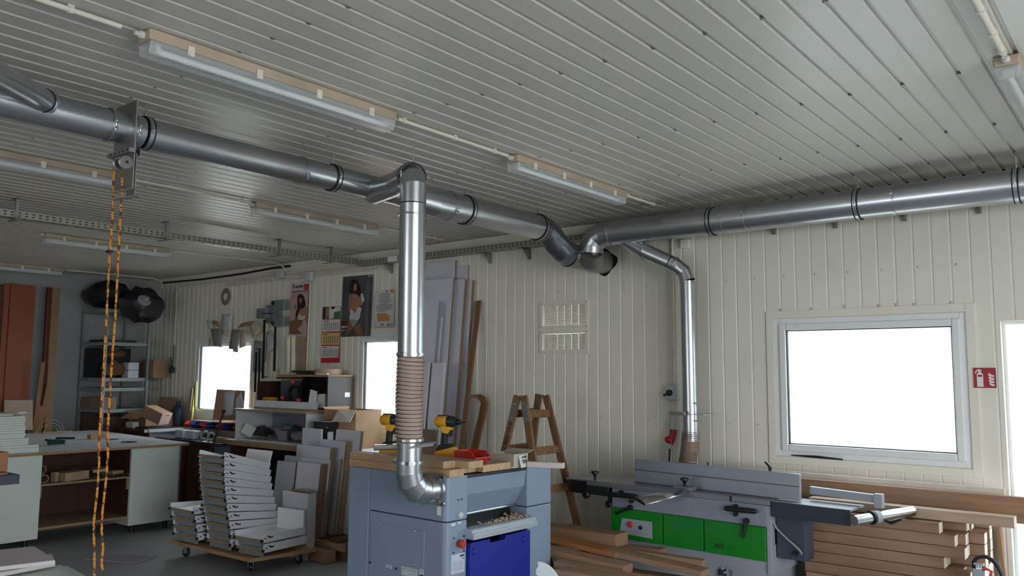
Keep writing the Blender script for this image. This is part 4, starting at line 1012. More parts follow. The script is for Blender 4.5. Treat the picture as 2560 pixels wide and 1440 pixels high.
lean_board(s1(805, 175), s1(800, 360), 5.978, .27, .014, 'white board pressed flat to the wall, behind the brown-edged ones', yb=5.955)
lean_board(s1(857, 375), s2(770, 600), 5.925, .17, .036, 'pair of white boards nearest the thin brown lath, top level with its neighbours')
lean_board(s1(760, 362), s2(655, 600), 5.85, .55, .040, 'brown-edged white boards in the middle of the leaning row')
lean_board(s1(630, 112), s1(612, 340), 5.945, .50, .018, 'tallest white board of the leaning row, reaching the cable tray', yb=5.90)
lean_board(s1(605, 345), s2(475, 980), 5.76, .55, .024, 'wide white board with brown edge left of the middle of the leaning row')
lean_board(s1(415, 655), s2(310, 980), 5.62, .42, .018, 'white board ending at mid height right beside the drop pipe', ed=mat('grey board edge', '#8f8f99', .6), yb=5.40)
lean_board(s1(445, 865), s2(345, 980), 5.66, .06, .018, 'narrow pale strip standing between the white boards', ed=mel, yb=5.45)
lean_board(s2(480, 250), s2(415, 1200), 5.50, .15, .028, 'low white board in front of the leaning row, top level with the bent slat', ed=mel, yb=5.34)
lean_board(s2(280, 250), s2(225, 1100), 5.46, .30, .018, 'low white board half hidden by the ribbed hose', ed=mel, yb=5.30)
lean_board(s2(385, 1148), s2(380, 1300), 5.34, .32, .02, 'short brown board standing before the white boards behind the hose', mat('brown board', '#80685a', .7, var=.08), ed=edge_m, yb=5.24)
# laths
lath = wood('dark reddish lath', '#7d5a3c', '#936c49', 'z', .65)
def lath_bar(a, b, w, h, label, up=(0, 1, 0), m=None, cat='lath', name='wood_lath'):
    return W(MB().bar(a, b, w, h, up), name, m or lath, None, label, cat, bevel=.002)
p1 = pY(1198, 752, 5.955); p2 = pY(1152, 1130, 5.55); dd = (p2-p1); lath_bar(p1, p1+dd*(p1.z/(-dd.z)), .05, .022, 'thin reddish wooden lath leaning diagonally on the wall beside the white boards')
# bent piece of bentwood
m_ = wood('bent beech', '#8a6440', '#9c7449', 'z', .6)
t0 = V(s2(870, 690)+(0,)); 
pts = [pY(*s2(872, 690), 5.90), pY(*s2(945, 700), 5.925), pY(*s2(1000, 735), 5.935), pY(*s2(1020, 800), 5.93), pY(*s2(985, 980), 5.90), pY(*s2(930, 1200), 5.85), pY(*s2(885, 1420), 5.80)]
e_ = pts[-1]+(pts[-1]-pts[-2])*3.3; e_.z = 0.01
mb = MB(); q = pts+[e_]; rows = []
wid = [.018, .045, .062, .066, .068, .07, .07, .07]
for i, p in enumerate(q):
    d = (q[min(i+1, len(q)-1)]-q[max(i-1, 0)]).normalized(); s = d.cross(V((0, -1, 0))).normalized()
    rows.append([p-s*wid[i]/2, p+s*wid[i]/2])
mb.sheet(rows, smooth=False); W(mb, 'bentwood_piece', m_, None, 'brown bentwood slat with hooked top leaning on the wall by the ladder', 'bentwood', solid=.03)

# ================================================================== TIMBER STACK BY THE DOOR
tim = wood('stacked beech', '#86664c', '#a08167', 'x', .65, objvar=.14); pale_end = mat('pale end grain', '#e6dccb', .8, var=.06, scale=90)
random.seed(21)
def timber(x0, x1, y0, y1, z0, z1, label, group=None, name='timber_plank', m=None, end=True, rz=0, cat='plank'):
    t = thing(name, label, cat, ((x0+x1)/2, (y0+y1)/2, z0), rz, group)
    M = Matrix.Translation(((x0+x1)/2, (y0+y1)/2, 0)) @ Matrix.Rotation(rz, 4, 'Z'); hx, hy = (x1-x0)/2, (y1-y0)/2
    W(xf(MB().box(-hx, hx, -hy, hy, z0, z1), M), 'plank', m or tim, t, bevel=.002)
    if end: W(xf(MB().box(hx, hx+.001, -hy+.001, hy-.001, z0+.001, z1-.001), M), 'end_grain', pale_end, t, label='pale sawn end')
    return t
layers = 11; zh = .066; ys = [5.46, 5.56, 5.655, 5.75, 5.845, 5.94]
for L_ in range(layers):
    z0 = .06+L_*zh
    for r_ in range(5):
        if L_ == layers-1 and r_ in (1,): continue
        ex = min(-.93, -1.06+.07*r_*.6+random.uniform(-.11, .09))
        if L_ == layers-1 and r_ == 0: ex = -1.13
        j = random.uniform(-.006, .006)
        timber(-1.94+random.uniform(-.02, .03), ex, ys[r_]+.004+j, ys[r_+1]-.004+j, z0+.001, z0+zh-.002, 'brown plank with pale sawn end in the tall timber stack beside the door', 'planks in the timber stack by the door')
for x in (-1.9, -1.3): W(MB().box(x-.05, x+.05, 5.46, 5.94, 0, .06), 'stack_bearer', tim, None, 'bearer under the %s end of the timber stack by the door' % ('jointer' if x < -1.5 else 'door'), 'bearer')
zt = .06+layers*zh
pA = pZ(2533, 1250, zt+.09)
plank_sheen = wood('plank paled for sky sheen', '#a38a74', '#b9a28d', 'x', .38)  # paler wood colour carries the sky reflection on the board top
tt = timber(-1.92, -.755, 5.535, 5.63, zt+.002, zt+.062, 'long brown board paled for sky sheen, lying over the timber stack, its end near the door', None, rz=-.0, cat='board', name='long_board', m=plank_sheen)
tt = timber(-1.92, -1.05, 5.635, 5.725, zt+.002, zt+.05, 'shorter brown board behind the paled long board on the timber stack', None, cat='board', name='long_board', end=True)
timber(-2.60, .35, 5.735, 5.78, zt+.002, zt+.155, 'long brown board on edge on the timber stack, running past the door', None, cat='board', name='long_board')
timber(-2.5, -.83, 5.80, 5.815, zt+.002, zt+.19, 'thin pale strip on edge behind the boards, along the wall under the window', None, name='thin_strip', m=mat('pale strip', '#d8cfc4', .6), cat='strip', end=False)
# leaning offcut by the stack end
lath_bar((-.90, 5.97, .72), (-.84, 5.90, .0), .05, .02, 'reddish offcut leaning on the wall at the stack end', (1, 0, 0))

# ---- loose planks between the grey machine and the jointer
oakb = wood('loose brown plank', '#866a50', '#9f8168', 'x', .65, objvar=.1)
def loose(pa, pb, y, w, h, label, dy=0., m=None, end=True):
    """plank whose near top edge runs from pixel pa to pixel pb"""
    a = pY(*pa, y); b = pY(*pb, y+dy); d = (b-a).normalized(); s = V((0, 0, 1)).cross(d).normalized(); u = d.cross(s)
    t = thing('loose_plank', label, 'plank', a.lerp(b, .5), 0)
    q = lambda p: [p-u*h, p-u*h+s*w, p+s*w, p]
    mb = MB(); mb.hexa(q(a), q(b)); W(mb, 'plank', m or oakb, t, bevel=.002)
    if end: e0 = b+d*.001; mb = MB(); mb.hexa([x+d*.0005 for x in q(b)], [x+d*.0015 for x in q(b)]); W(mb, 'end_grain', mat('dull end grain', '#9b7a59', .8, var=.06, scale=90), t)
    return t
l5 = lambda x, y: (1360+x/6.095, 1280+y/6.095)
loose((1240, 1300), l5(1085, 350), 4.86, .16, .085, 'topmost loose plank with a knot, right of the grey machine')
loose((1240, 1316), l5(1085, 630), 4.70, .15, .03, 'reddish stained loose plank below the knotted one', m=wood('reddish plank', '#8a5228', '#a5703f', 'x', .55))
loose((1240, 1335), l5(1760, 575), 4.95, .10, .04, 'loose plank ending under the control plate of the jointer')
loose(l5(900, 560), l5(2395, 905), 4.72, .12, .035, 'longest loose plank in front of the jointer with a white painted end')
loose(l5(900, 520), l5(2400, 740), 4.84, .06, .035, 'narrow loose lath lying behind the longest loose plank')
loose((1240, 1342), l5(1200, 830), 4.56, .12, .05, 'thick pale loose plank with a clean square end, low by the grey machine')
loose((1384, 1402), l5(1350, 1000), 4.44, .10, .04, 'dark loose plank under the thick pale one')
loose(l5(600, 800), l5(2560, 1100), 4.72, .10, .04, 'loose plank just above the picture bottom edge before the jointer')
loose((1384, 1424), l5(2560, 1240), 4.30, .12, .04, 'lowest loose plank, mostly below the picture')
mb = MB()
for x in (-3.5, -3.05): W(MB().box(x-.04, x+.04, 4.50, 5.02, 0, .30), 'trestle_block', oakb, None, 'wooden block carrying the loose planks, %s the grey machine' % ('close to' if x < -3.3 else 'farther from'), 'block')
# ---- cable hank and red tool at the stack end
t = thing('hose_reel', 'black hose loop with metal coupling and red handle by the timber stack', 'hose', (-.85, 5.3, 0))
h6 = lambda x, y: (2280+x/5.143, 1160+y/5.143)
pts = [pY(*h6(x, y), 5.35) for x, y in ((800, 1330), (795, 1260), (830, 1210), (890, 1188), (960, 1195), (1040, 1240), (1100, 1310), (1140, 1390), (1170, 1480), (1190, 1600))]
e1 = V(pts[0]); W(MB().tube([V((e1.x-.02, e1.y, .02))]+[e1-V((0, 0, .15))]+pts+[V((pts[-1].x+.02, 5.35, .02))], .011, n=10), 'hose', black, t)
p = pY(*h6(870, 1400), 5.33); W(MB().cbox(p, (.06, .05, .05)).bar(p, pY(*h6(830, 1300), 5.33), .014, .014).bar(p, pY(*h6(880, 1290), 5.33), .012, .012).cbox(pY(*h6(860, 1285), 5.33), (.05, .02, .012)), 'coupling', steel, t)
W(MB().tube([pY(*h6(x, y), 5.30) for x, y in ((900, 1360), (960, 1350), (1020, 1380), (1010, 1460))], .008, n=8), 'red_handle', red_p, t)
W(MB().cbox((p.x, p.y, p.z/2-.02), (.05, .05, p.z-.04)), 'stand', dark_metal, t)
# ================================================================== BIG ASSEMBLY BENCH
mint = mat('pale mint laminate', '#d7e0d8', .5, var=.02, scale=4); chip = mat('chipboard brown edge', '#9c8163', .85, var=.12, scale=50); white_top = mat('worn white top', '#dfe1e6', .38, var=.03, scale=3); dark_in = mat('dark brown board', '#4a2d1f', .7, var=.08)
BX, BT = -8.36, .88
t = thing('assembly_bench', 'large white topped assembly bench with pale mint cabinets and an open middle', 'workbench', (-9.5, 3.6, 0))
tp = [V((-8.31, 2.3, 0)), V((-8.31, 4.83, 0)), V((-10.92, 5.03, 0)), V((-11.0, 2.3, 0))]
W(MB().hexa([p+V((0, 0, BT-.026)) for p in tp], [p+V((0, 0, BT)) for p in tp]), 'top', [white_top], t)
W(MB().bar((-8.309, 2.3, BT-.013), (-8.309, 4.83, BT-.013), .002, .025).bar((-8.31, 4.831, BT-.013), (-10.92, 5.031, BT-.013), .002, .025), 'edge', chip, t, label='raw brown chipboard edge')
def cab(y0, y1, nm):
    c = W(MB().box(-9.1, BX-.018, y0, y1, .08, BT-.026), nm, mat('mint carcass', '#c9d1ca', .6), t)
    W(MB().box(BX-.018, BX, y0, y1, .08, BT-.028), 'door', mint, c, bevel=.002)
    for y in (y0+.08, y1-.08): W(MB().cyl((BX-.08, y, 0), (BX-.08, y, .08), .022, n=12), 'foot', black, c)
yL = pX(107, 1138, BX).y; yR = pX(330, 1124.6, BX).y
cab(2.4, yL, 'left_cabinet'); cab(yR, 4.75, 'right_cabinet')
W(MB().box(-9.1, BX-.02, yL, yR, .155, .175), 'bottom_shelf', chip, t)
zs_ = pX(322, 1190, BX-.05).z
W(MB().box(-9.1, BX-.03, yL, yR, zs_-.018, zs_), 'middle_shelf', chip, t)
W(MB().box(-9.12, -9.1, yL-.02, yR+.02, .08, BT-.026), 'back_panel', dark_in, t)
W(MB().box(-9.1, BX-.03, yR-.001, yR-.0005, .175, BT-.03), 'inner_side', dark_in, t)
for y, s in ((yL+.0, 1), (yR-.022, 1)): W(MB().box(BX-.05, BX-.028, y, y+.022, zs_-.13, zs_-.018), 'shelf_cleat', chip, t)
W(MB().box(-10.6, -9.2, 2.5, 4.5, .0, BT-.03), 'rear_base', mat('bench carcass', '#8a7c6b', .7), t)
random.seed(11)
def tray_item(i, c, s, rz, lab, m, name): return W(MB().cbox(c, s, rz=rz, rx=random.uniform(-.1, .1)), name, m, None, lab, 'offcut')
z0 = zs_+.003
kraft = mat('kraft paper roll', '#a58c6d', .75, var=.08); off = mat('offcut wood', '#a18768', .7, var=.1)
W(MB().lathe([(.034, 0), (.04, 0), (.04, .5), (.034, .5), (.034, 0)], (BX-.08, yL+.06, z0+.042), (-1, .1, 0), n=18), 'paper_tube', kraft, None, 'brown paper tube on the bench shelf, lower of two by the cabinet', 'tube')
W(MB().lathe([(.034, 0), (.04, 0), (.04, .5), (.034, .5), (.034, 0)], (BX-.12, yL+.05, z0+.125), (-1, .1, 0), n=18), 'paper_tube', kraft, None, 'brown paper tube on the bench shelf, upper of two by the cabinet', 'tube')
tray_item(0, (BX-.09, yL+.155, z0+.05), (.06, .035, .09), .3, 'upright pale offcut beside the paper tubes on the bench shelf', off, 'wood_offcut')
tray_item(1, (BX-.14, yL+.33, z0+.045), (.18, .26, .08), .25, 'crumpled brown paper parcel on the bench shelf', kraft, 'paper_parcel')
tray_item(2, (BX-.15, yL+.60, z0+.08), (.26, .14, .03), -.3, 'pale offcut board slanting on the bench shelf behind the cords', off, 'wood_offcut')
tray_item(3, (BX-.16, yL+.74, z0+.035), (.2, .12, .05), .15, 'pale block on the bench shelf right of the cords', off, 'wood_offcut')
mb = MB()
for i in range(70): mb.cbox((BX-.036-.012*random.random(), yL+.47+.42*random.random(), z0+.016+.012*random.random()), (.024, .010, .008), random.random()*3, random.random())
W(mb, 'hardware_scraps', dark_metal, None, 'heap of small dark fittings and screws on the bench shelf', 'scraps', kind='stuff')
# things on the bench top
def onb(px, py): return pZ(px, py, BT)
p = onb(128, 1114); gr = mat('dark green tool body', '#21494a', .5)
t = thing('glue_gun', 'dark green pistol-shaped tool lying on the white bench top', 'hand tool', (p.x, p.y, BT))
a, b = onb(124, 1112)+V((0, 0, .03)), onb(163, 1112)+V((0, 0, .028)); d = (b-a).normalized()
W(MB().tube([a-d*.02, a, a+d*.05, b], [.020, .027, .025, .022], n=14), 'body', gr, t); W(MB().tube([a+V((0, 0, .01)), a+V((0, 0, -.028))+d*.004], [.026, .022], n=14), 'handle', gr, t)
W(MB().tube([a-d*.02+V((0, 0, .02)), a-d*.05+V((0, 0, .018))], [.012, .008], n=10), 'nozzle', black, t)
a, b = onb(140, 1098), onb(187, 1098); W(MB().bar(a+V((0, 0, .012)), b+V((0, 0, .012)), .022, .02), 'black_bar', black, None, 'flat black bar on the white bench top behind the green tool', 'bar')
a, b = onb(222, 1098), onb(263, 1096); d = (b-a).normalized(); W(MB().bar(a+V((0, 0, .026)), b+V((0, 0, .026)), .12, .05), 'wood_block', mat('pale pine block', '#b79b6b', .65, var=.06), None, 'pale wooden block on the white bench top beside the cords', 'block', bevel=.002)
p = onb(280, 1099); W(MB().cbox(p+V((0, 0, .003)), (.08, .13, .004), .5), 'metal_plate', dark_metal, None, 'thin dark plate on the bench top right behind the cords', 'plate')
p = onb(322, 1106); W(MB().cbox(p+V((0, 0, .005)), (.12, .10, .008), .4), 'notebook', mat('dark blue cover', '#373a4c', .5), None, 'small dark notebook lying on the bench top right of the cords', 'notebook')
p = onb(166, 1107); W(MB().cbox(p+V((0, 0, .001)), (.1, .06, .001), .4), 'paper_scrap', paper, None, 'white paper scrap at the end of the green tool', 'paper')
a, b = onb(105, 1084), onb(178, 1080); W(MB().bar(a+V((0, 0, .01)), b+V((0, 0, .01)), .05, .018), 'wood_strip', off, None, 'pale wooden strip along the far edge of the bench top', 'strip')
mb = MB(); 
for k, (cx, rx_, h) in enumerate(((126, .17, .17), (120, .13, .11), (131, .11, .14))):
    c = onb(cx, 1085+2*k); mb.tube([c+V((.78*rx_*math.cos(a), .62*rx_*math.cos(a), .004+h*math.sin(a))) for a in [PI*i/14 for i in range(15)]], .003, n=6)
W(mb, 'wire_coil', mat('pale cable', '#b5aa98', .6), None, 'loose coil of pale cable standing at the far edge of the bench top', 'cable')
# ---- stack of mint panels on the bench, near the camera side
pts_r = [(66, 1030, 1036), (65, 1041, 1052), (68, 1053, 1061), (63, 1063, 1072), (62, 1073, 1081), (72, 1088, 1098), (72, 1099, 1108), (95, 1110, 1119), (97, 1120, 1129)]
yS = 3.05; n = 15
zt_ = pX(40, 1040, -8.45).z; zb = BT+.001; hh = (zt_-zb)/n
for i in range(n):
    py = pY(0, 0, 1)
    frac = i/n; px = 97-2*frac if i < 3 else (72 if i < 6 else 63+random.uniform(-2, 4))
    yy = pX(px, 1120-80*frac, -8.40).y
    W(MB().box(-9.0+random.uniform(-.01, .01), -8.40+random.uniform(-.012, .008), 2.42, yy, zb+i*hh+.0008, zb+(i+1)*hh-.0012), 'mint_sheet', mint, None, 'pale mint panel in the flat stack at the near end of the bench', 'panel', 'mint panels stacked on the bench')
yy = pX(40, 1035, -8.42).y
W(MB().box(-8.95, -8.42, 2.42, yy-.02, zt_+.001, zt_+.028), 'top_board', mat('grey pale board', '#b9bdb3', .5), None, 'greyish board wrapped in plastic on top of the mint panel stack', 'board', bevel=.004)
c = pX(56, 1032, -8.40); mb = MB(); mb.ball(c, .05, 1, .9, .35, 10); W(mb, 'plastic_wrap', translucent('clear wrap', '#f2f5f6', .8, .2), None, 'bunched clear plastic at the corner of the mint panel stack', 'plastic')
# ---- nearer machine corner at the left edge of the frame
t = thing('saw_table', 'brown machine table with a dark bar, cut off by the picture edge', 'machine', (-6.6, 1.55, 0))
a = pD(22, 1150, 6.0); q0 = pD(22, 1130, 6.0)
yv = q0.y; b0_z = pD(50, 1186, 5.9).z
W(MB().box(-7.6, q0.x, 1.2, yv, max(.72, b0_z+.012), q0.z), 'body', mat('orange brown panel', '#a9704b', .5), t, bevel=.003)
b0 = pD(50, 1186, 5.9); b1 = pD(50, 1205, 5.9)
W(MB().box(-7.6, b0.x, 1.2, b0.y, b1.z-.012, b0.z), 'rail', mat('dark slate bar', '#4a4c5a', .5), t, bevel=.002, label='dark slate bar')
W(MB().box(-7.6, b0.x-.06, 1.2, b0.y-.06, b0.z+.0005, max(.72, b0_z+.012)-.0005), 'ledge', chip, t)
W(MB().box(-7.55, -6.6, .3, .8, 0, b1.z-.013), 'pedestal', mat('saw pedestal', '#6f6f74', .6), t)
# ---- boards at the bottom corner, low stack near the camera
t5 = lambda x, y: (x/6.547, 1220+y/6.547)
flat_w = mat('pale pink white board', '#d5ced0', .5, var=.04, scale=3)
def slabq(pxs, z, th, label, m, name='flat_board', cat='board', grp=None):
    q = [pZ(*p, z) for p in pxs]
    return W(MB().hexa([p-V((0, 0, th)) for p in q], q), name, m, None, label, cat, grp, bevel=.002)
zb_ = .60
slabq([(-160, 1395), t5(0, 1290), t5(900, 1175), t5(560, 950), t5(0, 1000), (-160, 1380)][0:0] or [(-200, 1440), t5(905, 1180), t5(560, 950), (-200, 1396)], zb_, .022, 'topmost pale stained board in the low stack at the bottom corner', flat_w)
slabq([(-200, 1470), t5(905, 1215), t5(850, 1075), (-200, 1420)], zb_-.024, .022, 'second pale board just under the stained one in the low stack', flat_w)
slabq([(-200, 1540), (190, 1460), t5(880, 1230), (-200, 1450)], zb_-.06, .02, 'wide pale board below the stained ones, cut by the picture bottom edge', mint)
slabq([(-200, 1560), (210, 1470), t5(1000, 1255), (-200, 1460)], zb_-.085, .02, 'pale board whose dark corner sticks out from the low stack', mint)
slabq([(-200, 1580), (265, 1470), t5(1440, 1335), t5(1090, 1265), (-200, 1470)][0:0] or [(-200, 1620), (270, 1470), t5(1100, 1270), (-200, 1470)], zb_-.11, .02, 'lowest visible pale board of the low stack, corner nearest the cords', mint)
c0 = pZ(60, 1500, zb_-.135); W(MB().box(c0.x-.6, c0.x+.15, c0.y-.5, c0.y+.0, 0, zb_-.135), 'stack_pallet', chip, None, 'wooden base under the low board stack, below the picture', 'pallet')
# cardboard sheet lying on the floor
q = [pZ(208, 1398, .003), pZ(330, 1409, .003), pZ(393, 1393, .003), pZ(290, 1387, .003)]
W(MB().hexa(q, [p+V((0, 0, .005)) for p in q]), 'floor_sheet', mat('grey cardboard sheet', '#9a939c', .8), None, 'thin grey sheet lying on the floor below the orange cords', 'sheet')

# ================================================================== DRAWER DOLLY
d1 = lambda x, y: (400+x/4.237, 1100+y/4.237)
t = thing('dolly', 'low wooden dolly on castors loaded with white drawers', 'dolly', (-6.5, 4.3, 0))
dq = [V((-7.15, 4.0, 0)), V((-5.93, 4.03, 0)), V((-5.86, 4.63, 0)), V((-7.12, 4.62, 0))]
W(MB().hexa([p+V((0, 0, .105)) for p in dq], [p+V((0, 0, .135)) for p in dq]), 'deck', mat('plywood deck', '#a88663', .7, var=.08), t)
for x, y, rz in ((-6.98, 4.08, .4), (-6.06, 4.12, -.5), (-5.98, 4.55, .3), (-7.0, 4.55, 1)):
    ca = W(MB().cbox((x, y, .102), (.07, .07, .006), rz), 'castor', galv, t)
    M = Matrix.Translation((x, y, 0)) @ Matrix.Rotation(rz, 4, 'Z')
    for s in (-1, 1): W(xf(MB().ngon([(-.02, s*.018, .1), (.02, s*.018, .1), (.012, s*.018, .03), (-.02, s*.018, .03)], (0, s*.003, 0)), M), 'fork', galv, ca)
    W(xf(MB().lathe([(0, -.013), (.03, -.013), (.036, -.008), (.036, .008), (.03, .013), (0, .013)], (-.006, 0, .036), (0, 1, 0), n=20), M), 'wheel', black, ca)
drw = mat('white drawer side', '#d9dbe0', .38, var=.02); drw_in = mat('white drawer base', '#eceef0', .45, var=.01); drw_front = mat('drawer front greyed for shade', '#868a8c', .5); clipb = mat('black drawer clip', '#141518', .5)  # drawer front grey has the shade of the fronts put into it
def drawer(M, w, l, h, label, group, back=.0, tap=.010):
    """drawer frame open at the front: base board, two sides, back panel; origin at the front right bottom, x to the left is negative, y to the back"""
    t = thing('drawer', label, 'drawer', (0, 0, 0), 0, group)
    t.matrix_world = M; t.location = M.translation; t.rotation_euler = M.to_euler(); WM[t.name] = M.copy()
    W(xf(MB().box(-w+.012, -.012, .0, l, .012, .028), M), 'base', drw_in, t)
    W(xf(MB().box(-w+.012, -.012, -.001, .0, .010, .028), M), 'front_edge', chip, t, label='raw brown front edge')
    W(xf(MB().box(-w+.032, -.032, .012, .03, -.034, .009), M), 'front_rail', drw_front, t)
    for s, x0 in (('a', -.012), ('b', -w)):
        sd = W(xf(MB().ngon([(x0, 0, 0), (x0, l, .0), (x0, l, h-tap), (x0, 0, h)], (.012, 0, 0)), M), 'side', drw, t, bevel=.0015)
        xo = x0+.0125 if s == 'a' else x0-.0015
        mb = MB(); mb.ngon([(xo, .015, h*.55), (xo, .028, h*.42), (xo, .04, h*.42), (xo, .03, h*.58)], (.001, 0, 0)); W(xf(mb, M), 'clip', clipb, sd)
        mb = MB(); mb.ngon([(xo, .045, h*.70), (xo, .075, h*.45), (xo, .105, h*.48), (xo, .11, h*.66), (xo, .085, h*.60), (xo, .06, h*.78)], (.001, 0, 0)); W(xf(mb, M), 'clip', clipb, sd)
        W(xf(MB().box(x0-.002, x0+.014, -.012, .006, .004, .03), M), 'front_fixing', dark_metal, sd)
    W(xf(MB().box(-w+.012, -.012, l-.016, l, .028, (h-tap if not back else h+back)), M), 'back', drw_in, t, bevel=.002)
    return t
corner_px = [(745, 1165), (745, 1085), (730, 1010), (715, 930), (700, 850), (690, 775), (678, 695), (670, 610), (666, 525), (664, 440), (664, 350), (664, 255)]
G = 'drawers in the tall leaning pile on the dolly'
N = 11; pz0 = .178
for i in range(N):
    c = pY(*d1(*corner_px[i]), 4.055-.004*i)
    til = -math.radians(1.45)*i; zz = pz0+.0712*i
    c = pY(d1(*corner_px[i])[0], d1(*corner_px[i])[1], 4.055)
    M = Matrix.Translation((c.x, c.y, zz)) @ Euler((til, 0, -.02+.006*i)).to_matrix().to_4x4()
    drawer(M, .38, .50, .0655, 'top drawer of the tall leaning pile on the dolly, white base showing' if i == N-1 else 'white drawer in the tall leaning pile on the dolly', G, .10 if i == N-1 else 0)
for i in range(4):
    c = pY(*d1((395, 385, 370, 350)[i], 1090-82*i), 4.02)
    M = Matrix.Translation((c.x, 4.02, pz0+.0712*i)) @ Euler((-.012*i, 0, .02)).to_matrix().to_4x4()
    drawer(M, .385, .48, .0655, 'top drawer of the low pile on the dolly beside the bench' if i == 3 else 'white drawer in the low pile on the dolly beside the bench', 'drawers in the low pile on the dolly', .05 if i == 3 else 0)
for i in range(2):
    M = Matrix.Translation((-5.855-.02*i, 4.10, pz0+.075*i)) @ Euler((0, 0, .12)).to_matrix().to_4x4()
    drawer(M, .345, .47, .07, ('lower', 'upper')[i]+' white drawer of the pair at the front corner of the dolly', 'pair of drawers at the dolly corner', .13 if i else 0)

# ================================================================== WHITE PANELS STANDING ON A PALLET
q = lambda x, y: (640+x/7.2, 1040+y/7.2)
t = thing('pallet', 'wooden pallet under the standing white panels beside the dolly', 'pallet', (-6.4, 5.1, 0))
pw = wood('pallet wood', '#7d5b40', '#94704f', 'y', .75)
for i, x in enumerate((-6.95, -6.72, -6.49, -6.26, -6.03, -5.80)): W(MB().box(x-.06, x+.06, 4.86, 5.36, .12, .142), 'deck_board', pw, t)
for y in (4.88, 5.10, 5.32): W(MB().box(-7.0, -5.74, y-.02, y+.02, .02, .12), 'bearer', pw, t)
W(MB().box(-7.0, -5.74, 4.83, 4.858, .085, .142), 'front_board', mat('pale pallet board', '#b39a7d', .7), t, label='pale front board')
def panels(top, lowpx, yt, width, n, label, group='white panels standing on the pallet', m=None, zb=.144, th=.018, jit=.004):
    """n panels leaning back together; top / lowpx lie on the visible right edge of the front one"""
    a = pY(*top, yt); b = pX(*lowpx, a.x); k = (a.z-zb)/(a.z-b.z); y0 = a.y+(b.y-a.y)*k
    y0 = yt-.1*(a.z-zb)
    d = V((0, a.y-y0, a.z-zb)).normalized(); nn = V((0, d.z, -d.y)); L = (a.z-zb)/d.z
    for i in range(n):
        o = V((a.x, y0, zb))+nn*(th*1.06*i); o.z = zb; dx = random.uniform(-jit, jit) if i else 0
        x1 = o.x+dx; x0 = x1-width
        l2 = L+random.uniform(-.006, .002)*(i > 0); fo = nn*th
        q4 = [V((x0, o.y, zb)), V((x1, o.y, zb)), V((x1, o.y, zb))+fo, V((x0, o.y, zb))+fo]
        t = thing('standing_board', label, 'panel', ((x0+x1)/2, o.y, zb), 0, group)
        mb = MB(); mb.hexa(q4, [p+d*l2 for p in q4]); W(mb, 'board', m or mel, t)
        e = V((.0009, 0, 0)); mb = MB(); mb.hexa([q4[1]+e*.2, q4[1]+e, q4[2]+e, q4[2]+e*.2], [q4[1]+e*.2+d*l2, q4[1]+e+d*l2, q4[2]+e+d*l2, q4[2]+e*.2+d*l2])
        W(mb, 'edge', chip, t, label='raw brown edge')
random.seed(5)
panels(q(720, 840), q(690, 1330), 4.90, .29, 1, 'white panel left of the gap in the front row on the pallet')
panels(q(1165, 872), q(1090, 1440), 4.90, .34, 4, 'white panel in the front pack on the pallet, right of the gap')
panels(q(1345, 800), q(1290, 1300), 5.0, .70, 2, 'white panel just behind the front pack on the pallet')
panels(q(1345, 575), q(1310, 840), 5.055, .51, 3, 'white panel of the middle pack on the pallet, showing above the front pack')
panels(q(1525, 775), q(1480, 1300), 5.125, .10, 1, 'narrow panel with brown edge between the middle and rear packs')
panels(q(1615, 460), q(1530, 1200), 5.17, .38, 4, 'white panel of the tall rear pack on the pallet beside the grey machine')
panels(q(1890, 268), q(1860, 560), 5.265, .36, 2, 'white panel of the last pack, against the bench by the cardboard box')
cA = q(1170, 240); a = pY(*cA, 5.22)
W(MB().box(a.x-.30, a.x, 5.225, 5.243, .144, a.z), 'standing_board', mel, None, 'upright white panel with sunlit edge in front of the black tub', 'panel')
W(MB().box(a.x+.001, a.x+.019, 5.30, 5.36, .144, a.z-.03), 'standing_board', mel, None, 'sunlit white upright at right angles beside the black tub', 'panel')
# small open white box in front
t = thing('white_box', 'small open white box standing before the front panel pack by the dolly', 'box', (-6.35, 4.80, 0))
b3 = lambda x, y: (640+x/6.546, 1220+y/6.546)
f0, f1 = pY(*b3(430, 330), 4.66), pY(*b3(850, 100), 4.66); 
W(MB().box(f0.x, f1.x, 4.66, 4.672, .15, f1.z), 'front', mel, t); W(MB().box(f1.x-.012, f1.x, 4.672, 4.75, .15, f1.z), 'side', mel, t); W(MB().box(f0.x, f0.x+.012, 4.672, 4.75, .15, f1.z), 'side', mel, t); W(MB().box(f0.x+.012, f1.x-.012, 4.74, 4.75, .15, f1.z+.01), 'back', chip, t); W(MB().box(f0.x, f1.x, 4.66, 4.75, .0, .15), 'base', mel, t)
W(MB().box(-6.05, -5.78, 4.68, 4.79, .0, .10), 'cardboard_piece', card, None, 'squashed brown cardboard under the dolly corner by the pallet', 'cardboard', bevel=.01)
# ================================================================== BENCHES ALONG THE BACK WALL
brown_p = mat('brown laminate panel', '#5a3626', .5, var=.05)
navy = mat('dark blue edge', '#23263a', .5)
t = thing('wall_bench', 'dark edged workbench under the far window', 'workbench', (-9.2, 5.6, 0))
W(MB().box(-9.92, -8.45, 5.30, 5.96, .80, .83), 'top', mat('dark worktop', '#3a3d4c', .4), t, bevel=.002)
W(MB().box(-9.9, -9.3, 5.34, 5.90, .0, .80), 'cupboard', brown_p, t)
W(MB().box(-9.42, -9.36, 5.32, 5.345, .05, .78), 'light_strip', mat('lilac strip', '#a9aabb', .5), t, label='pale upright strip')
W(MB().box(-9.26, -8.95, 5.36, 5.90, .0, .80), 'cupboard', brown_p, t)
W(MB().box(-8.92, -8.48, 5.50, 5.90, .30, .80), 'drawer_block', mat('blue grey box', '#8593a8', .5), t)
t = thing('wall_bench', 'thick topped bench below the big open boxes by the back wall', 'workbench', (-7.5, 5.7, 0))
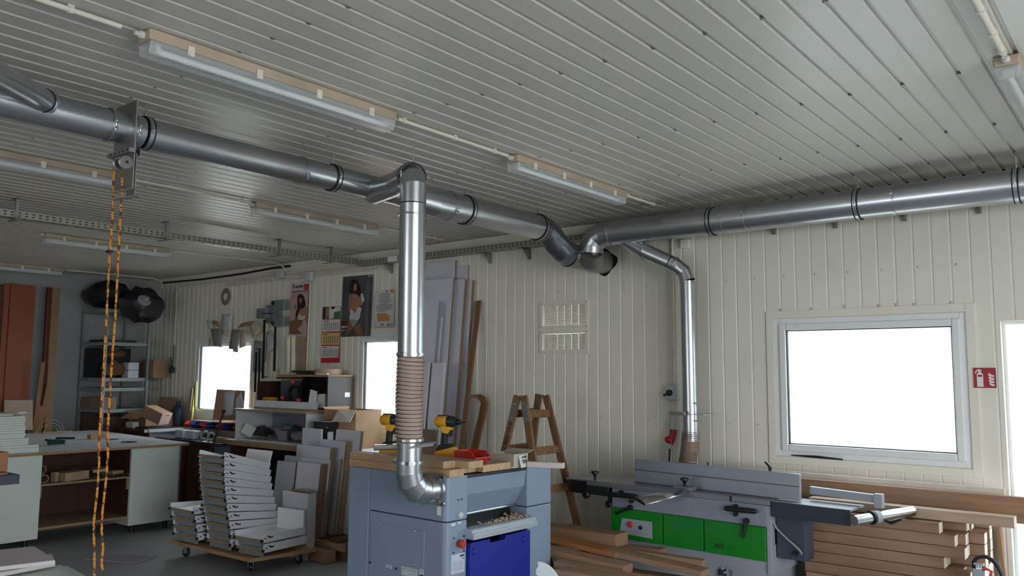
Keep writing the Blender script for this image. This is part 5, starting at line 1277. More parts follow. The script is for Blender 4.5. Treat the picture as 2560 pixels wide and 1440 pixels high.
W(MB().box(-8.51, -5.9, 5.37, 5.97, .822, .878), 'top', [white_top], t, bevel=.002)
W(MB().box(-8.51, -5.9, 5.368, 5.37, .824, .876), 'edge', chip, t)
W(MB().box(-8.45, -8.43, 5.42, 5.95, 0, .822), 'side_panel', brown_p, t); W(MB().box(-5.95, -5.93, 5.42, 5.95, 0, .822), 'side_panel', brown_p, t)
W(MB().box(-8.43, -5.95, 5.93, 5.95, 0, .822), 'back_panel', mat('black back', '#17151a', .8), t); W(MB().box(-8.43, -5.95, 5.42, 5.93, .05, .07), 'bottom_shelf', brown_p, t)
W(MB().box(-8.40, -8.15, 5.45, 5.7, .45, .60), 'crate', navy, None, 'dark blue crate on the floor shelf under the thick topped bench', 'crate') if False else None
wh = mat('white carcass', '#dcdde2', .45); shadow_in = mat('inner face greyed for shade', '#8b8d99', .6)  # grey back face paints the shade inside the white box
# lower open box
t = thing('open_shelf_box', 'big white open-fronted box on the bench, full of wraps and scraps', 'shelf box', (-7.75, 5.65, .88))
x0, x1, y0, y1, za, zb = -8.40, -7.10, 5.44, 5.93, .879, 1.225
W(MB().box(x0-.03, x1+.01, y0-.02, y1, zb-.018, zb), 'top', chip, t); W(MB().box(x0-.03, x1+.01, y0-.02, y1, zb, zb+.001), 'top_face', white_top, t)
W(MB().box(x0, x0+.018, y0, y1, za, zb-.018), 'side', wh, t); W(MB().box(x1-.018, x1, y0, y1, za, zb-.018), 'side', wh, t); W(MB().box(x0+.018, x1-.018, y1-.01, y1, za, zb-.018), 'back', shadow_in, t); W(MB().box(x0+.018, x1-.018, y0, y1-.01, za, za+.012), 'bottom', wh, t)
random.seed(31)
def crumple(c, s, m, label, name, cat, n=9, amp=.35):
    mb = MB(); mb.ball(c, 1, *s, n=n)
    for v in mb.bm.verts:
        d = v.co-V(c); v.co = V(c)+d*(1+random.uniform(-amp, amp))
    for f in mb.bm.faces: f.smooth = False
    zmin = min(v.co.z for v in mb.bm.verts)
    mb.bm.transform(Matrix.Translation((0, 0, c[2]-s[2]*.9-zmin)) if True else None)
    return W(mb, name, m, None, label, cat)
wrap_m = mat('crumpled grey wrap', '#93939a', .6, var=.1); teal = mat('teal film', '#3f8f90', .4); dk = mat('dark rag', '#33333a', .8)
crumple((x0+.28, 5.62, .965), (.12, .10, .06), dk, 'dark crumpled rag in the open white box', 'rag', 'rag')
crumple((x0+.60, 5.66, .965), (.13, .10, .06), wrap_m, 'crumpled grey plastic wrap in the open white box', 'plastic_wrap', 'wrap')
crumple((x0+.98, 5.62, .95), (.14, .10, .05), wrap_m, 'flat crumpled grey paper at the lit side of the open white box', 'paper_wrap', 'wrap')
crumple((x0+.42, 5.855, 1.0), (.20, .03, .04), teal, 'teal plastic film at the back of the open white box', 'plastic_film', 'film')
W(MB().cbox((x0+.17, 5.50, .985), (.18, .01, .12), .1, rx=-.4, ry=.3), 'paper_sheet', paper, None, 'white paper sheet slanting out of the open white box', 'paper')
W(MB().cbox((x0+.79, 5.54, .96), (.11, .09, .11), .4, rx=.1), 'carton', mat('grey carton', '#7f7d80', .7), None, 'small grey carton among the wraps in the open white box', 'box')
# upper open box
t = thing('open_shelf_box', 'dark brown open box on top of the white one, holding machine parts', 'shelf box', (-7.6, 5.75, 1.226))
X0, X1, Y0, Y1, ZA, ZB = -8.24, -6.97, 5.60, 5.93, 1.227, 1.617
db = mat('dark brown carcass', '#3b2019', .6); panel_side = mat('dark veneer side', '#4a3d39', .35)
W(MB().box(X0-.02, X1-.02, Y0-.02, Y1, ZA, ZA+.02), 'bottom', chip, t)
W(MB().box(X0, X1-.16, Y0-.012, Y0, ZA+.02, ZA+.095), 'front_rail', wh, t)
W(MB().box(X0, X0+.018, Y0, Y1, ZA+.02, ZB-.08), 'side', db, t); W(MB().box(X0+.018, X0+.42, Y1-.02, Y1-.01, ZA+.02, ZB-.08), 'back', db, t)
W(MB().box(X1-.018, X1, Y0, Y1, ZA, ZB-.018), 'side', panel_side, t); W(MB().box(X0+.40, X1-.018, Y1-.01, Y1, ZA+.02, ZB-.018), 'back', mat('black back', '#17151a', .8), t)
W(MB().box(X0+.42, X1, Y0, Y1, ZB-.022, ZB), 'top', chip, t)
W(MB().box(X1+.0005, X1+.002, Y1-.10, Y1-.03, 1.38, 1.43), 'white_tag', white_pvc, t)
W(MB().box(X1-.20, X1-.02, Y0+.0, Y0+.02, ZB+.001, ZB+.016), 'white_label', white_pvc, t, label='white label strip')
yb = mat('yellow box', '#c69a1f', .55)
W(MB().box(X0+.06, X0+.22, Y0+.03, Y0+.14, ZA+.0215, ZA+.10+.03), 'yellow_box', yb, None, 'yellow box in the dark open box near the window', 'box', bevel=.01)
t = thing('router_jig', 'clear acrylic jig with red knobs in the dark open box', 'tool', (X0+.55, Y0+.1, ZA+.02))
W(MB().box(X0+.32, X0+.66, Y0+.09, Y0+.098, ZA+.10, ZB-.055), 'acrylic_plate', translucent('smoky acrylic', '#5c6068', .55, .1), t)
W(MB().lathe([(.085, 0), (.095, 0), (.095, .05), (.085, .05), (.085, 0)], (X0+.62, Y0+.035, ZA+.18), (0, 1, 0), n=28), 'ring', mat('black ring', '#22252a', .3), t)
W(MB().box(X0+.58, X0+.66, Y0+.09, Y0+.13, ZA+.0215, ZA+.10), 'foot', dark_metal, t)
for x, z in ((X0+.61, ZA+.31), (X0+.43, ZA+.13), (X0+.72, ZA+.11)): W(MB().ball((x, Y0+.04, z), .028, n=12).cyl((x, Y0+.05, z), (x, Y0+.09, z), .006, n=8), 'red_knob', mat('red knob', '#c23b3f', .4), t)
W(MB().box(X0+.33, X0+.62, Y0+.02, Y0+.2, ZB-.05, ZB-.026), 'red_board', mat('dark red board', '#5c2320', .5), t)
for k, (dx, w_, h_, tilt, lab) in enumerate(((.98, .10, .19, .18, 'printed leaflet leaning in the dark open box'), (1.06, .16, .15, -.05, 'white opened carton in the dark open box'))):
    W(MB().cbox((X0+dx, Y0+.03+.05*k, ZA+.034+h_/2), (w_, .02, h_), 0, ry=tilt), 'leaflet' if k == 0 else 'white_carton', paper, None, lab, 'paper' if k == 0 else 'box')
W(MB().lathe([(.13, 0), (.15, 0), (.15, .06), (.13, .06), (.13, 0)], (X1-.25, 5.80, ZB+.002), (0, 0, 1), n=36), 'edging_roll', mat('brown edge banding', '#b39678', .45), None, 'coil of brown edge banding lying on the dark open box', 'roll')
W(MB().bar((X0+.35, 5.9, ZB+.012), (X1-.42, 5.86, ZB+.012), .04, .02).bar((X0+.30, 5.86, ZB+.034), (X1-.42, 5.82, ZB+.034), .02, .02), 'dark_bar', dark_metal, None, 'dark metal bars lying on top of the dark open box', 'bar')
W(MB().tube([(X0+.34, Y0+.03, ZB-.02), (X0+.34, Y0+.03, ZB+.03), (X0+.36, Y0+.03, ZB+.055)], [.022, .026, .018], n=12), 'glass_jar', translucent('brownish glass', '#b59a86', .6, .1), None, 'small glass jar at the corner of the acrylic jig', 'jar')
# cardboard box and black tub on the bench end
BF = Fr((-6.92, 5.50, 0), .0)
open_box(BF, .0, .52, .0, .34, .88, 1.265, 'open brown cardboard box with a bright flap on the bench by the second window', card, (('a1', .001, 0), ('b0', .16, -.7)), name='cardboard_box') if False else None
tb = open_box(BF, .0, .50, .02, .36, .879, 1.265, 'open brown cardboard box with a bright flap on the bench by the second window', card, ())
W(MB().quad((-6.69, 5.52, 1.265), (-6.42, 5.52, 1.27), (-6.32, 5.36, 1.16), (-6.62, 5.38, 1.155)), 'flap', mat('card with painted daylight', '#d8cfc6', .7), tb, solid=.003)  # paler card colour holds the daylight falling on this flap
W(MB().quad((-6.92, 5.52, 1.265), (-6.92, 5.86, 1.265), (-6.945, 5.86, 1.285), (-6.945, 5.52, 1.285)), 'flap', card, tb, solid=.003)
tubp = [pY(797, 1054, 5.42), pY(829, 1070, 5.42)]
t = thing('plastic_tub', 'black plastic tub beside the cardboard box on the bench', 'tub', (tubp[0].x+.05, 5.43, .88))
w0 = pY(790, 1054, 5.42).x; w1 = pY(829, 1054, 5.42).x; zt2 = pY(829, 1054, 5.42).z
mb = MB(); 
for (a_, b_, c_, d_) in (((w0+.015, 5.40), (w1-.015, 5.40), (w1, 5.385), (w0, 5.385)), ((w1-.015, 5.40), (w1-.015, 5.49), (w1, 5.505), (w1, 5.385)), ((w1-.015, 5.49), (w0+.015, 5.49), (w0, 5.505), (w1, 5.505)), ((w0+.015, 5.49), (w0+.015, 5.40), (w0, 5.385), (w0, 5.505))):
    mb.quad((*a_, .88), (*b_, .88), (*c_, zt2), (*d_, zt2))
mb.quad((w0+.015, 5.40, .881), (w1-.015, 5.40, .881), (w1-.015, 5.49, .881), (w0+.015, 5.49, .881)); W(mb, 'body', mat('black tub plastic', '#2e2f33', .4), t, solid=.002)
W(MB().bar((w0, 5.385, zt2), (w1, 5.385, zt2), .006, .008).bar((w1, 5.385, zt2), (w1, 5.505, zt2), .006, .008), 'rim', grey_box, t)
W(MB().lathe([(0, .001), (.016, .001), (.016, 0)], (w1-.03, 5.388, zt2-.05), (0, -1, 0), n=14), 'round_sticker', mat('tan sticker', '#c9b18b', .6), t)
mb = MB()
for i in range(24): mb.cbox((w0-.05+.10*random.random(), 5.35+.07*random.random(), .89+.02*random.random()), (.03, .02, .012), random.random()*3, random.random())
W(mb, 'wood_shavings', mat('yellow shavings', '#b08848', .8, var=.15), None, 'little heap of yellow wood chips beside the black tub', 'shavings', kind='stuff')
# ---- parts bins on the rail under the window
bl = mat('blue bin plastic', '#2340a0', .4); dkb = mat('dark navy bin', '#1c2a48', .45); rd = mat('bright red bin', '#d43c33', .4)
W(MB().bar((-10.05, 5.90, .965), (-8.8, 5.90, .965), .02, .05), 'bin_rail', dark_metal, None, 'dark rail carrying the row of small bins under the window', 'rail')
cols = [(rd, 'red'), (bl, 'blue'), (dkb, 'navy'), (rd, 'red'), (bl, 'blue'), (dkb, 'navy'), (rd, 'red'), (bl, 'blue'), (dkb, 'navy'), (rd, 'red')]
ordn = {'red': ['first red bin at the far end of', 'second red bin along', 'third red bin along', 'last red bin, beside the white box, in'], 'blue': ['first blue bin after the end of', 'middle blue bin of', 'blue bin nearest the white box in'], 'navy': ['first navy bin in', 'middle navy bin of', 'navy bin nearest the white box in']}
cnt = {}
for i, (m_, nm) in enumerate(cols):
    k = cnt.get(nm, 0); cnt[nm] = k+1; x = -9.94+.122*i
    bin_box(ordn[nm][k]+' the small bins under the window', (x, 5.80, .925), -PI/2, (.15, .108, .08), m_, 'small bins in a row under the window')
# things on the dark bench
for k, x in enumerate((-9.72, -9.50)):
    p0 = pY((434, 460)[k], 1098, 5.36)
    W(MB().box(p0.x-.002, p0.x+.185, 5.37, 5.47, .832, .935), 'white_tub', mat('lilac white plastic', '#c3c7d8', .4), None, ('white plastic tub on the dark bench nearest the corner table', 'white plastic tub on the dark bench beside the tape rolls')[k], 'tub', bevel=.015)
for k, (px, r_) in enumerate(((513, .055), (529, .05))):
    p0 = pY(px, 1090, 5.45); W(MB().lathe([(r_*.6, -.025), (r_, -.025), (r_, .025), (r_*.6, .025), (r_*.6, -.025)], (p0.x, 5.45, .832+r_), (.8, -.6, 0), n=24), 'tape_roll', mat('grey metal roll', '#8b919a', .35, .5), None, ('shiny roll standing on the dark bench, nearer the tubs', 'shiny roll standing on the dark bench, nearer the wooden block')[k], 'roll')
a, b = pY(535, 1092, 5.4), pY(563, 1105, 5.4); W(MB().box(a.x, b.x, 5.38, 5.48, .832, a.z), 'wood_block', chip, None, 'brown wooden block at the end of the dark bench', 'block', bevel=.002)
a, b = pY(492, 1092, 5.46), pY(506, 1095, 5.46); W(MB().cyl((a.x, 5.47, .86), (b.x, 5.46, .86), .027, n=16), 'roll', mat('brown roll', '#7b6654', .6), None, 'brown paper roll lying between the tubs and shiny rolls', 'roll')
W(MB().box(-9.75, -9.45, 5.62, 5.70, .832, .90), 'yellowish_strip', mat('olive board', '#7b7440', .6), None, 'olive board lying behind the white tubs under the bins', 'board')
# sash clamp leaning on the dark bench
a = pY(559, 1028, 5.27); b = pY(526, 1131, 5.20); d = b-a
W(MB().tube([a, a+d*(a.z/(-d.z))*.995], .011, n=10).ball(a, .024, n=10), 'sash_bar', mat('rusty bar', '#4a332c', .5, .4), None, 'rusty iron bar with a round knob leaning before the dark bench', 'bar')
# corner table with boxes
t = thing('corner_table', 'brown table with a pale edge in the far corner, piled with cartons', 'table', (-10.5, 5.5, 0))
W(MB().box(-10.85, -9.96, 5.18, 5.96, .89, .92), 'top', brown_p, t); W(MB().box(-9.96, -9.955, 5.18, 5.96, .886, .924), 'edge', white_top, t, label='pale table edge')
W(MB().box(-10.80, -10.0, 5.24, 5.90, 0, .89), 'base', brown_p, t)
W(MB().box(-9.998, -9.99, 5.26, 5.90, .05, .88), 'end_panel', mat('lilac strip', '#a9aabb', .5), t)
CFR = Fr((-10.72, 5.34, 0), .12)
card_d = mat('dull cardboard', '#94745a', .75, var=.06, scale=8)
bx = open_box(CFR, .0, .36, .02, .42, .922, 1.10, 'wide open cardboard box with a tall rear flap on the corner table', card_d, (('b1', .20, 1.3), ('b0', .14, -.5), ('a0', .12, .2)))
t = thing('cardboard_box', 'tilted pale cardboard box with red print on the corner table edge', 'box', (-10.05, 5.42, .93))
M = Matrix.Translation((-10.08, 5.42, 1.065)) @ Euler((.0, .38, .45)).to_matrix().to_4x4()
W(xf(MB().box(-.17, .10, -.10, .10, -.06, .09), M), 'carton', card_d, t); W(xf(MB().box(.101, .104, -.10, .10, -.06, .09), M), 'end_face', mat('pinkish carton', '#c3a79c', .7), t)
W(xf(MB().box(.1042, .1045, -.04, .05, .055, .07), M), 'print', mat('red print', '#c04a35', .6), t)
W(MB().box(-10.3, -10.0, 5.24, 5.55, .922, .942), 'carton_pile', mat('dark carton', '#3c3a46', .7), None, 'flat dark cartons under the tilted box on the corner table', 'box')
W(MB().box(-10.52, -10.34, 5.22, 5.30, .922, .995), 'grey_tray', grey_box, None, 'small grey tray at the front of the corner table', 'tray', bevel=.004)
W(MB().lathe([(0, 0), (.07, 0), (.075, .02), (.075, .2), (.05, .26), (.03, .28), (.03, .33), (0, .33)], (pY(440, 1040, 5.87).x+.04, 5.87, .922), n=20), 'canister', mat('dark blue canister', '#2a3450', .5), None, 'dark blue canister standing by the wall beside the tilted box', 'canister')
W(MB().tube([pY(365, 1067, 5.18), pY(372, 1080, 5.16), pY(378, 1095, 5.15), pY(382, 1110, 5.15)], .006, n=8), 'cable', black, None, 'black cable hanging from the corner table edge', 'cable')
# ================================================================== SHELVING IN THE FAR CORNER
sh = mat('grey shelf steel', '#8f9696', .5, .3, var=.04)
t = thing('shelving_unit', 'tall grey metal shelving unit in the dark far corner', 'shelving', (-11.2, 5.5, 0))
SX0, SX1, SY0, SY1 = -11.62, -10.92, 5.08, 5.66
for x in (SX0+.02, SX1-.0):
    for y in (SY0, SY1): W(MB().box(x-.02, x+.02, y-.0, y+.03, 0, 2.46), 'post', sh, t)
for z in (.35, .78, 1.14, 1.42, 1.55, 2.02, 2.46):
    W(MB().box(SX0, SX1-.005, SY0+.004, SY1+.026, z-.045, z), 'shelf', sh, t)
bagm = mat('black bin liner', '#1a191d', .38); 
def bag(c, s, label, m=bagm, name='sack', cat='sack', seed=1, n=18, zmin=None):
    random.seed(seed); mb = MB(); mb.ball(c, 1, *s, n=n)
    for v in mb.bm.verts:
        d = v.co-V(c); q_ = V((d.x/s[0], d.y/s[1], d.z/s[2])); k = 1+.10*math.sin(q_.x*7+seed)+.08*math.sin(q_.y*9+2*seed)+.07*math.sin(q_.z*8); v.co = V(c)+d*k
    if zmin: mb.bm.transform(Matrix.Translation((0, 0, zmin-min(v.co.z for v in mb.bm.verts))))
    return W(mb, name, m, None, label, cat)
bag((-11.22, 5.24, 2.66), (.38, .28, .18), 'large black sack on top of the corner shelving, under the ceiling', zmin=2.463)
bag((-10.60, 5.40, 2.50), (.23, .28, .22), 'black sack bulging over the side of the corner shelving', seed=2)
crumple((-10.33, 5.27, 2.53), (.05, .08, .06), mat('grey plastic', '#7d7f8a', .4), 'grey plastic showing from the bulging black sack', 'plastic_bundle', 'plastic')
W(MB().box(-11.5, -11.0, 5.15, 5.55, 2.022, 2.06), 'dark_tray', dark_metal, None, 'flat dark tray on the second highest shelf of the corner unit', 'tray')
def swath(c, s, seed, label, zz):
    o = bag(c, s, label, mat('brown cloth', '#6d4a30', .85, var=.15), 'cloth_bundle', 'cloth', seed, 20, zz); return o
swath((-11.09, 5.28, 1.69), (.11, .14, .11), 4, 'bundle of brown cloth on the middle shelf of the corner unit', 1.553)
swath((-11.06, 5.28, 1.87), (.10, .12, .06), 6, 'pale brown padded roll above the cloth bundle on the corner unit', 1.81)
for k in range(2): W(MB().box(-11.1, -10.93, 5.42, 5.56, 1.552+.105*k, 1.552+.105*k+.098), 'small_carton', mat('white carton', '#c9cad2', .6), None, ('lower', 'upper')[k]+' small white carton on the middle shelf of the corner unit', 'box')
W(MB().box(-11.1, -10.80, 5.70, 5.90, 1.552, 1.80), 'brown_carton', card_d, None, 'brown carton behind the white cartons by the wall', 'box')
W(MB().box(-11.55, -11.25, 5.12, 5.6, 1.552, 1.95), 'dark_case', mat('black case', '#111115', .6), None, 'black case at the back of the middle shelf of the corner unit', 'case')
W(MB().box(-11.3, -10.96, 5.10, 5.30, 1.142, 1.30), 'long_carton', mat('glossy brown carton', '#8b6f57', .35), None, 'long glossy brown carton on the lower shelf of the corner unit', 'box')
W(MB().box(-11.57, -11.32, 5.12, 5.32, 1.142, 1.28), 'long_carton', card_d, None, 'dull brown carton beside the glossy one on the lower shelf', 'box')
for k, (x, h_) in enumerate(((-11.35, .30), (-11.07, .26))): W(MB().box(x-.14, x+.12, 5.10, 5.45, .782, .782+h_), 'brown_carton', mat('dark cardboard', '#5c4433', .8), None, ('taller', 'shorter')[k]+' dark carton low in the corner shelving behind the bench', 'box')
# ---- boards leaning at the far end wall
orange = mat('orange brown laminate', '#8c4c33', .35, var=.03); 
def endboard(pxl, pxr, ptop, x, label, m, th=.03, tilt=.03, name='leaning_board', zb=0., ptb=None):
    a = pX(pxl, ptop, x); b = pX(pxr, ptop, x); z1 = a.z
    mb = MB(); 
    mb.hexa([V((x+tilt, a.y, zb)), V((x+tilt, b.y, zb)), V((x+tilt-th, b.y, zb)), V((x+tilt-th, a.y, zb))], [V((x, a.y, z1)), V((x, b.y, z1)), V((x-th, b.y, z1)), V((x-th, a.y, z1))])
    return W(mb, name, m, None, label, 'board', 'boards leaning at the far end wall')
endboard(28, 91, 709, -11.16, 'wide orange brown door panel leaning behind the bench', orange)
endboard(12, 26, 708, -11.17, 'narrow orange brown panel beside the wide one', orange)
endboard(-60, 9, 706, -11.20, 'dark brown panel at the picture side behind the bench', mat('dark walnut panel', '#4e3320', .5))
endboard(132, 151, 719, -11.16, 'yellowish upright board between the orange panel and the shelving', mat('yellow pine board', '#8a6d4c', .6, var=.08), .05)
endboard(120, 131, 718, -11.19, 'dark reddish upright board beside the yellowish one', mat('dark red board', '#47231b', .6), .05)
W(MB().hexa([pX(10, 1075, -10.86), pX(82, 1075, -10.86), pX(82, 1075, -10.90), pX(10, 1075, -10.90)], [pX(11, 1000, -10.90), pX(82, 1000, -10.90), pX(82, 1000, -10.94), pX(11, 1000, -10.94)]), 'pale_board', mat('pale beige board', '#a48f7c', .6), None, 'pale beige board standing on the far bench edge below the orange panel', 'board')
for k, (p0, p1) in enumerate((((107, 905), (86, 1078)), ((100, 1015), (92, 1078)), ((122, 960), (98, 1078)))):
    a = pX(*p0, -11.045-.032*k); b = pX(*p1, -11.04-.032*k); d = b-a; e_ = a+d*(a.z/(-d.z))
    W(MB().bar(a, e_, .05, .02, (1, 0, 0)), 'dark_lath', lath, None, ('longest', 'shortest', 'middle')[k]+' dark lath slanting in the gap beside the orange panel', 'lath')
# ================================================================== THINGS ON THE BACK WALL, FAR HALF
wq = lambda pxs, y: [pY(*p, y) for p in pxs]
def flat(pxs, y, m, parent, name, dy=0., th=.0006):
    q_ = [p-V((0, dy, 0)) for p in wq(pxs, y)]
    return W(MB().ngon(q_, (0, -th, 0)), name, m, parent)
def poly(pxs, y, dy, m, parent, name, kind=None):
    q_ = [p-V((0, dy, 0)) for p in wq(pxs, y)]; return W(MB().ngon(q_, (0, -.0004, 0)), name, m, parent, kind=kind)
cp_ = lambda x, y: (700+x/6, 680+y/6)
YW = 5.983
skin = mat('poster skin tone', '#a87a60', .5, var=.06); skin_d = mat('poster tan tone', '#8a5f48', .5, var=.08); hair = mat('poster dark hair', '#2a1d1a', .5); cloth_w = mat('poster white cloth', '#cfcac8', .5); pos_dark = mat('poster dark backdrop', '#3b3a40', .4, var=.25, scale=5, col2='#5d5c5e'); pos_pink = mat('poster pale backdrop', '#bfa6a0', .45, var=.08); red_pr = mat('print red', '#c2303a', .5); black_pr = mat('print black', '#25252a', .5); yel_pr = mat('print yellow', '#d3bd74', .55); grn_pr = mat('print green', '#2f7d4e', .5); or_pr = mat('print orange', '#cf8f4f', .5); grey_pr = mat('print grey', '#8d8f96', .6); poster_paper = mat('poster paper', '#d8d5d2', .5)
# --- calendar poster with red header (tall, narrow)
c = pY(745, 838, YW)
t = thing('wall_calendar', 'narrow poster calendar with a white and red header reading MAGMA', 'calendar', (c.x, YW, c.z))
S0 = flat([cp_(*p) for p in ((175, 155), (435, 150), (405, 960), (132, 940))], YW, pos_pink, t, 'sheet')
poly([cp_(*p) for p in ((176, 158), (434, 152), (430, 292), (176, 310))], YW, .0008, poster_paper, S0, 'header')
poly([cp_(*p) for p in ((360, 180), (432, 177), (429, 262), (359, 268))], YW, .0014, red_pr, S0, 'red_block'); poly([cp_(*p) for p in ((177, 280), (430, 265), (430, 275), (177, 291))], YW, .0014, red_pr, S0, 'red_stripe'); poly([cp_(*p) for p in ((177, 297), (430, 281), (430, 290), (177, 309))], YW, .0014, black_pr, S0, 'black_stripe')
poly([cp_(*p) for p in ((190, 205), (215, 200), (218, 235), (204, 262), (192, 240))], YW, .0014, red_pr, S0, 'emblem'); poly([cp_(*p) for p in ((198, 190), (208, 176), (216, 190), (214, 202), (196, 204))], YW, .0014, black_pr, S0, 'emblem')
a = pY(*cp_(230, 240), YW-.0016); b = pY(*cp_(345, 236), YW-.0016); w_ = (b-a).length
text('MAGMA', w_/3.55, a, (1, 0, 0), (0, 0, 1), 'lettering', black_pr, S0, .0003, bold=.002)
poly([cp_(*p) for p in ((232, 250), (345, 243), (345, 250), (232, 258))], YW, .0014, grey_pr, S0, 'small_print')
a = pY(*cp_(172, 395), YW-.0016); text('2017', .055, a, (1, 0, 0), (0, 0, 1), 'lettering', mat('print rose', '#c48f88', .5), S0, .0003, bold=.001)
F_ = W(MB(), 'x', hair) if False else None
def figure(parent, polys):
    for i, (m_, pts) in enumerate(polys): poly([cp_(*p) for p in pts], YW, .0008+.0006*(i+1), m_, parent, 'print_shape')
figure(S0, [(skin_d, ((150, 740), (215, 720), (262, 650), (350, 700), (330, 800), (260, 850), (330, 930), (140, 935))),
            (skin, ((270, 570), (380, 500), (412, 540), (412, 760), (370, 720), (350, 660), (262, 720))), (skin, ((238, 465), (246, 560), (192, 545), (225, 480))),
            (hair, ((265, 360), (300, 330), (340, 335), (372, 390), (388, 500), (360, 540), (300, 560), (250, 700), (232, 660), (262, 540))),
            (skin, ((296, 390), (328, 388), (332, 440), (318, 475), (296, 450))), (cloth_w, ((272, 660), (300, 625), (330, 660), (385, 655), (388, 680), (340, 720), (280, 715)))])
# rolled plan below it and brown sheet
t2 = W(MB().cyl(pY(723, 842, 5.94), pY(721, 932, 5.94), .035, n=18).cyl(pY(734, 842, 5.945), pY(733, 932, 5.945), .030, n=18), 'paper_roll', mat('cream glossy paper', '#d9d3b4', .3), None, 'two cream glossy paper rolls standing against the wall below the header calendar', 'paper roll')
flat([cp_(*p) for p in ((275, 960), (400, 970), (395, 1440), (270, 1440))], YW, mat('tan paper', '#a98e73', .6), None, 'x') if False else W(MB().ngon(wq([cp_(*p) for p in ((275, 962), (402, 970), (393, 1500), (270, 1500))], 5.985), (0, -.002, 0)), 'tan_sheet', mat('tan paper', '#a98e73', .6), None, 'tan sheet hanging beside the cream paper rolls below the header calendar', 'sheet')
# --- three month calendar
c = pY(827, 905, YW)
t = thing('wall_calendar', 'three-month wall calendar with white, yellow and white date blocks and red strips', 'calendar', (c.x, YW, c.z))
S1 = flat([cp_(*p) for p in ((645, 525), (908, 510), (888, 1362), (615, 1362))], YW, red_pr, t, 'backing')
def block(p4, m_, nm, rows, red=False):
    bk = poly([cp_(*p) for p in p4], YW, .001, m_, S1, nm); mb = MB()
    A_, B_, C_, D_ = [pY(*cp_(*p), YW)-V((0, .0018, 0)) for p in p4]
    for r_ in range(rows):
        for k in range(7):
            u, v = .14+.80*k/6.6, .30+.62*r_/rows
            P_ = A_.lerp(B_, u).lerp(D_.lerp(C_, u), v); mb.box(P_.x, P_.x+.014, P_.y, P_.y+.0004, P_.z-.010, P_.z)
    W(mb, 'dates', grey_pr if not red else black_pr, bk, kind='stuff')
    u0 = A_.lerp(B_, .08).lerp(D_.lerp(C_, .08), .10); W(MB().box(u0.x, u0.x+.09, u0.y, u0.y+.0004, u0.z-.009, u0.z), 'month_name', red_pr, bk)
block(((638, 718), (903, 708), (898, 885), (630, 900)), poster_paper, 'month_block', 5, True); block(((628, 915), (897, 910), (888, 1090), (612, 1092)), yel_pr, 'month_block', 5, True); block(((615, 1110), (886, 1108), (872, 1283), (610, 1290)), poster_paper, 'month_block', 5, True)
pc = poly([cp_(*p) for p in ((648, 528), (908, 513), (905, 695), (640, 708))], YW, .001, grn_pr, S1, 'picture'); 
for m_, pts in ((poster_paper, ((740, 525), (905, 515), (905, 585), (815, 600), (805, 695), (735, 702))), (red_pr, ((770, 530), (825, 518), (820, 550), (765, 558))), (hair, ((650, 535), (690, 530), (680, 700), (642, 705))), (mat('print tan', '#b07a52', .5), ((690, 545), (725, 535), (735, 600), (700, 700), (672, 700)))): poly([cp_(*p) for p in pts], YW, .0018, m_, S1, 'print_shape')
# --- big dark poster
c = pY(892, 841, YW)
t = thing('wall_poster', 'big dark poster of a dark-haired woman in a white top', 'poster', (c.x, YW, c.z))
S2 = flat([cp_(*p) for p in ((948, 72), (1400, 38), (1355, 960), (912, 975))], YW, pos_dark, t, 'sheet')
figure(S2, [(skin_d, ((1050, 700), (1135, 760), (1110, 830), (1000, 960), (1010, 800))), (skin_d, ((1110, 830), (1190, 760), (1260, 950), (1160, 960))),
            (hair, ((1060, 140), (1110, 105), (1165, 130), (1200, 220), (1225, 330), (1180, 420), (1080, 420), (1035, 300))),
            (skin, ((1085, 320), (1170, 340), (1245, 440), (1240, 500), (1180, 520), (1130, 620), (1070, 530), (1085, 420))), (skin, ((1050, 320), (1082, 300), (1080, 420), (1055, 600), (1035, 600))),
            (skin, ((1095, 170), (1150, 180), (1158, 250), (1130, 295), (1100, 270))), (hair, ((1085, 140), (1125, 130), (1118, 200), (1092, 330), (1062, 340))),
            (cloth_w, ((1070, 540), (1130, 622), (1180, 520), (1230, 540), (1200, 690), (1140, 770), (1045, 700))), (cloth_w, ((1215, 330), (1245, 320), (1275, 420), (1250, 460), (1225, 420))),
            (mat('poster grey cloth', '#9a928e', .5), ((1045, 705), (1190, 720), (1110, 830), (1075, 780)))])
mb = MB(); A_ = pY(*cp_(1330, 110), YW)-V((0, .001, 0)); B_ = pY(*cp_(1290, 940), YW)-V((0, .001, 0))
for i in range(34): P_ = A_.lerp(B_, i/33); mb.box(P_.x-.02, P_.x+.02, P_.y-.0004, P_.y, P_.z-.006, P_.z)
W(mb, 'print', grey_pr, S2, kind='stuff')
a = pY(*cp_(1318, 78), YW-.001); text('2015', .045, a, (1, 0, .0), (0, 0, 1), 'lettering', poster_paper, S2, .0003)
poly([cp_(*p) for p in ((918, 740), (1010, 735), (1000, 790), (916, 800))], YW, .0008, mat('poster wine red', '#5a2329', .5), S2, 'print_shape'); poly([cp_(*p) for p in ((918, 815), (1005, 815), (1000, 828), (930, 838))], YW, .0012, poster_paper, S2, 'print_shape'); poly([cp_(*p) for p in ((925, 868), (945, 862), (950, 882), (930, 888))], YW, .0012, poster_paper, S2, 'print_shape'); poly([cp_(*p) for p in ((960, 868), (992, 866), (990, 880), (960, 882))], YW, .0012, grey_pr, S2, 'print_shape')
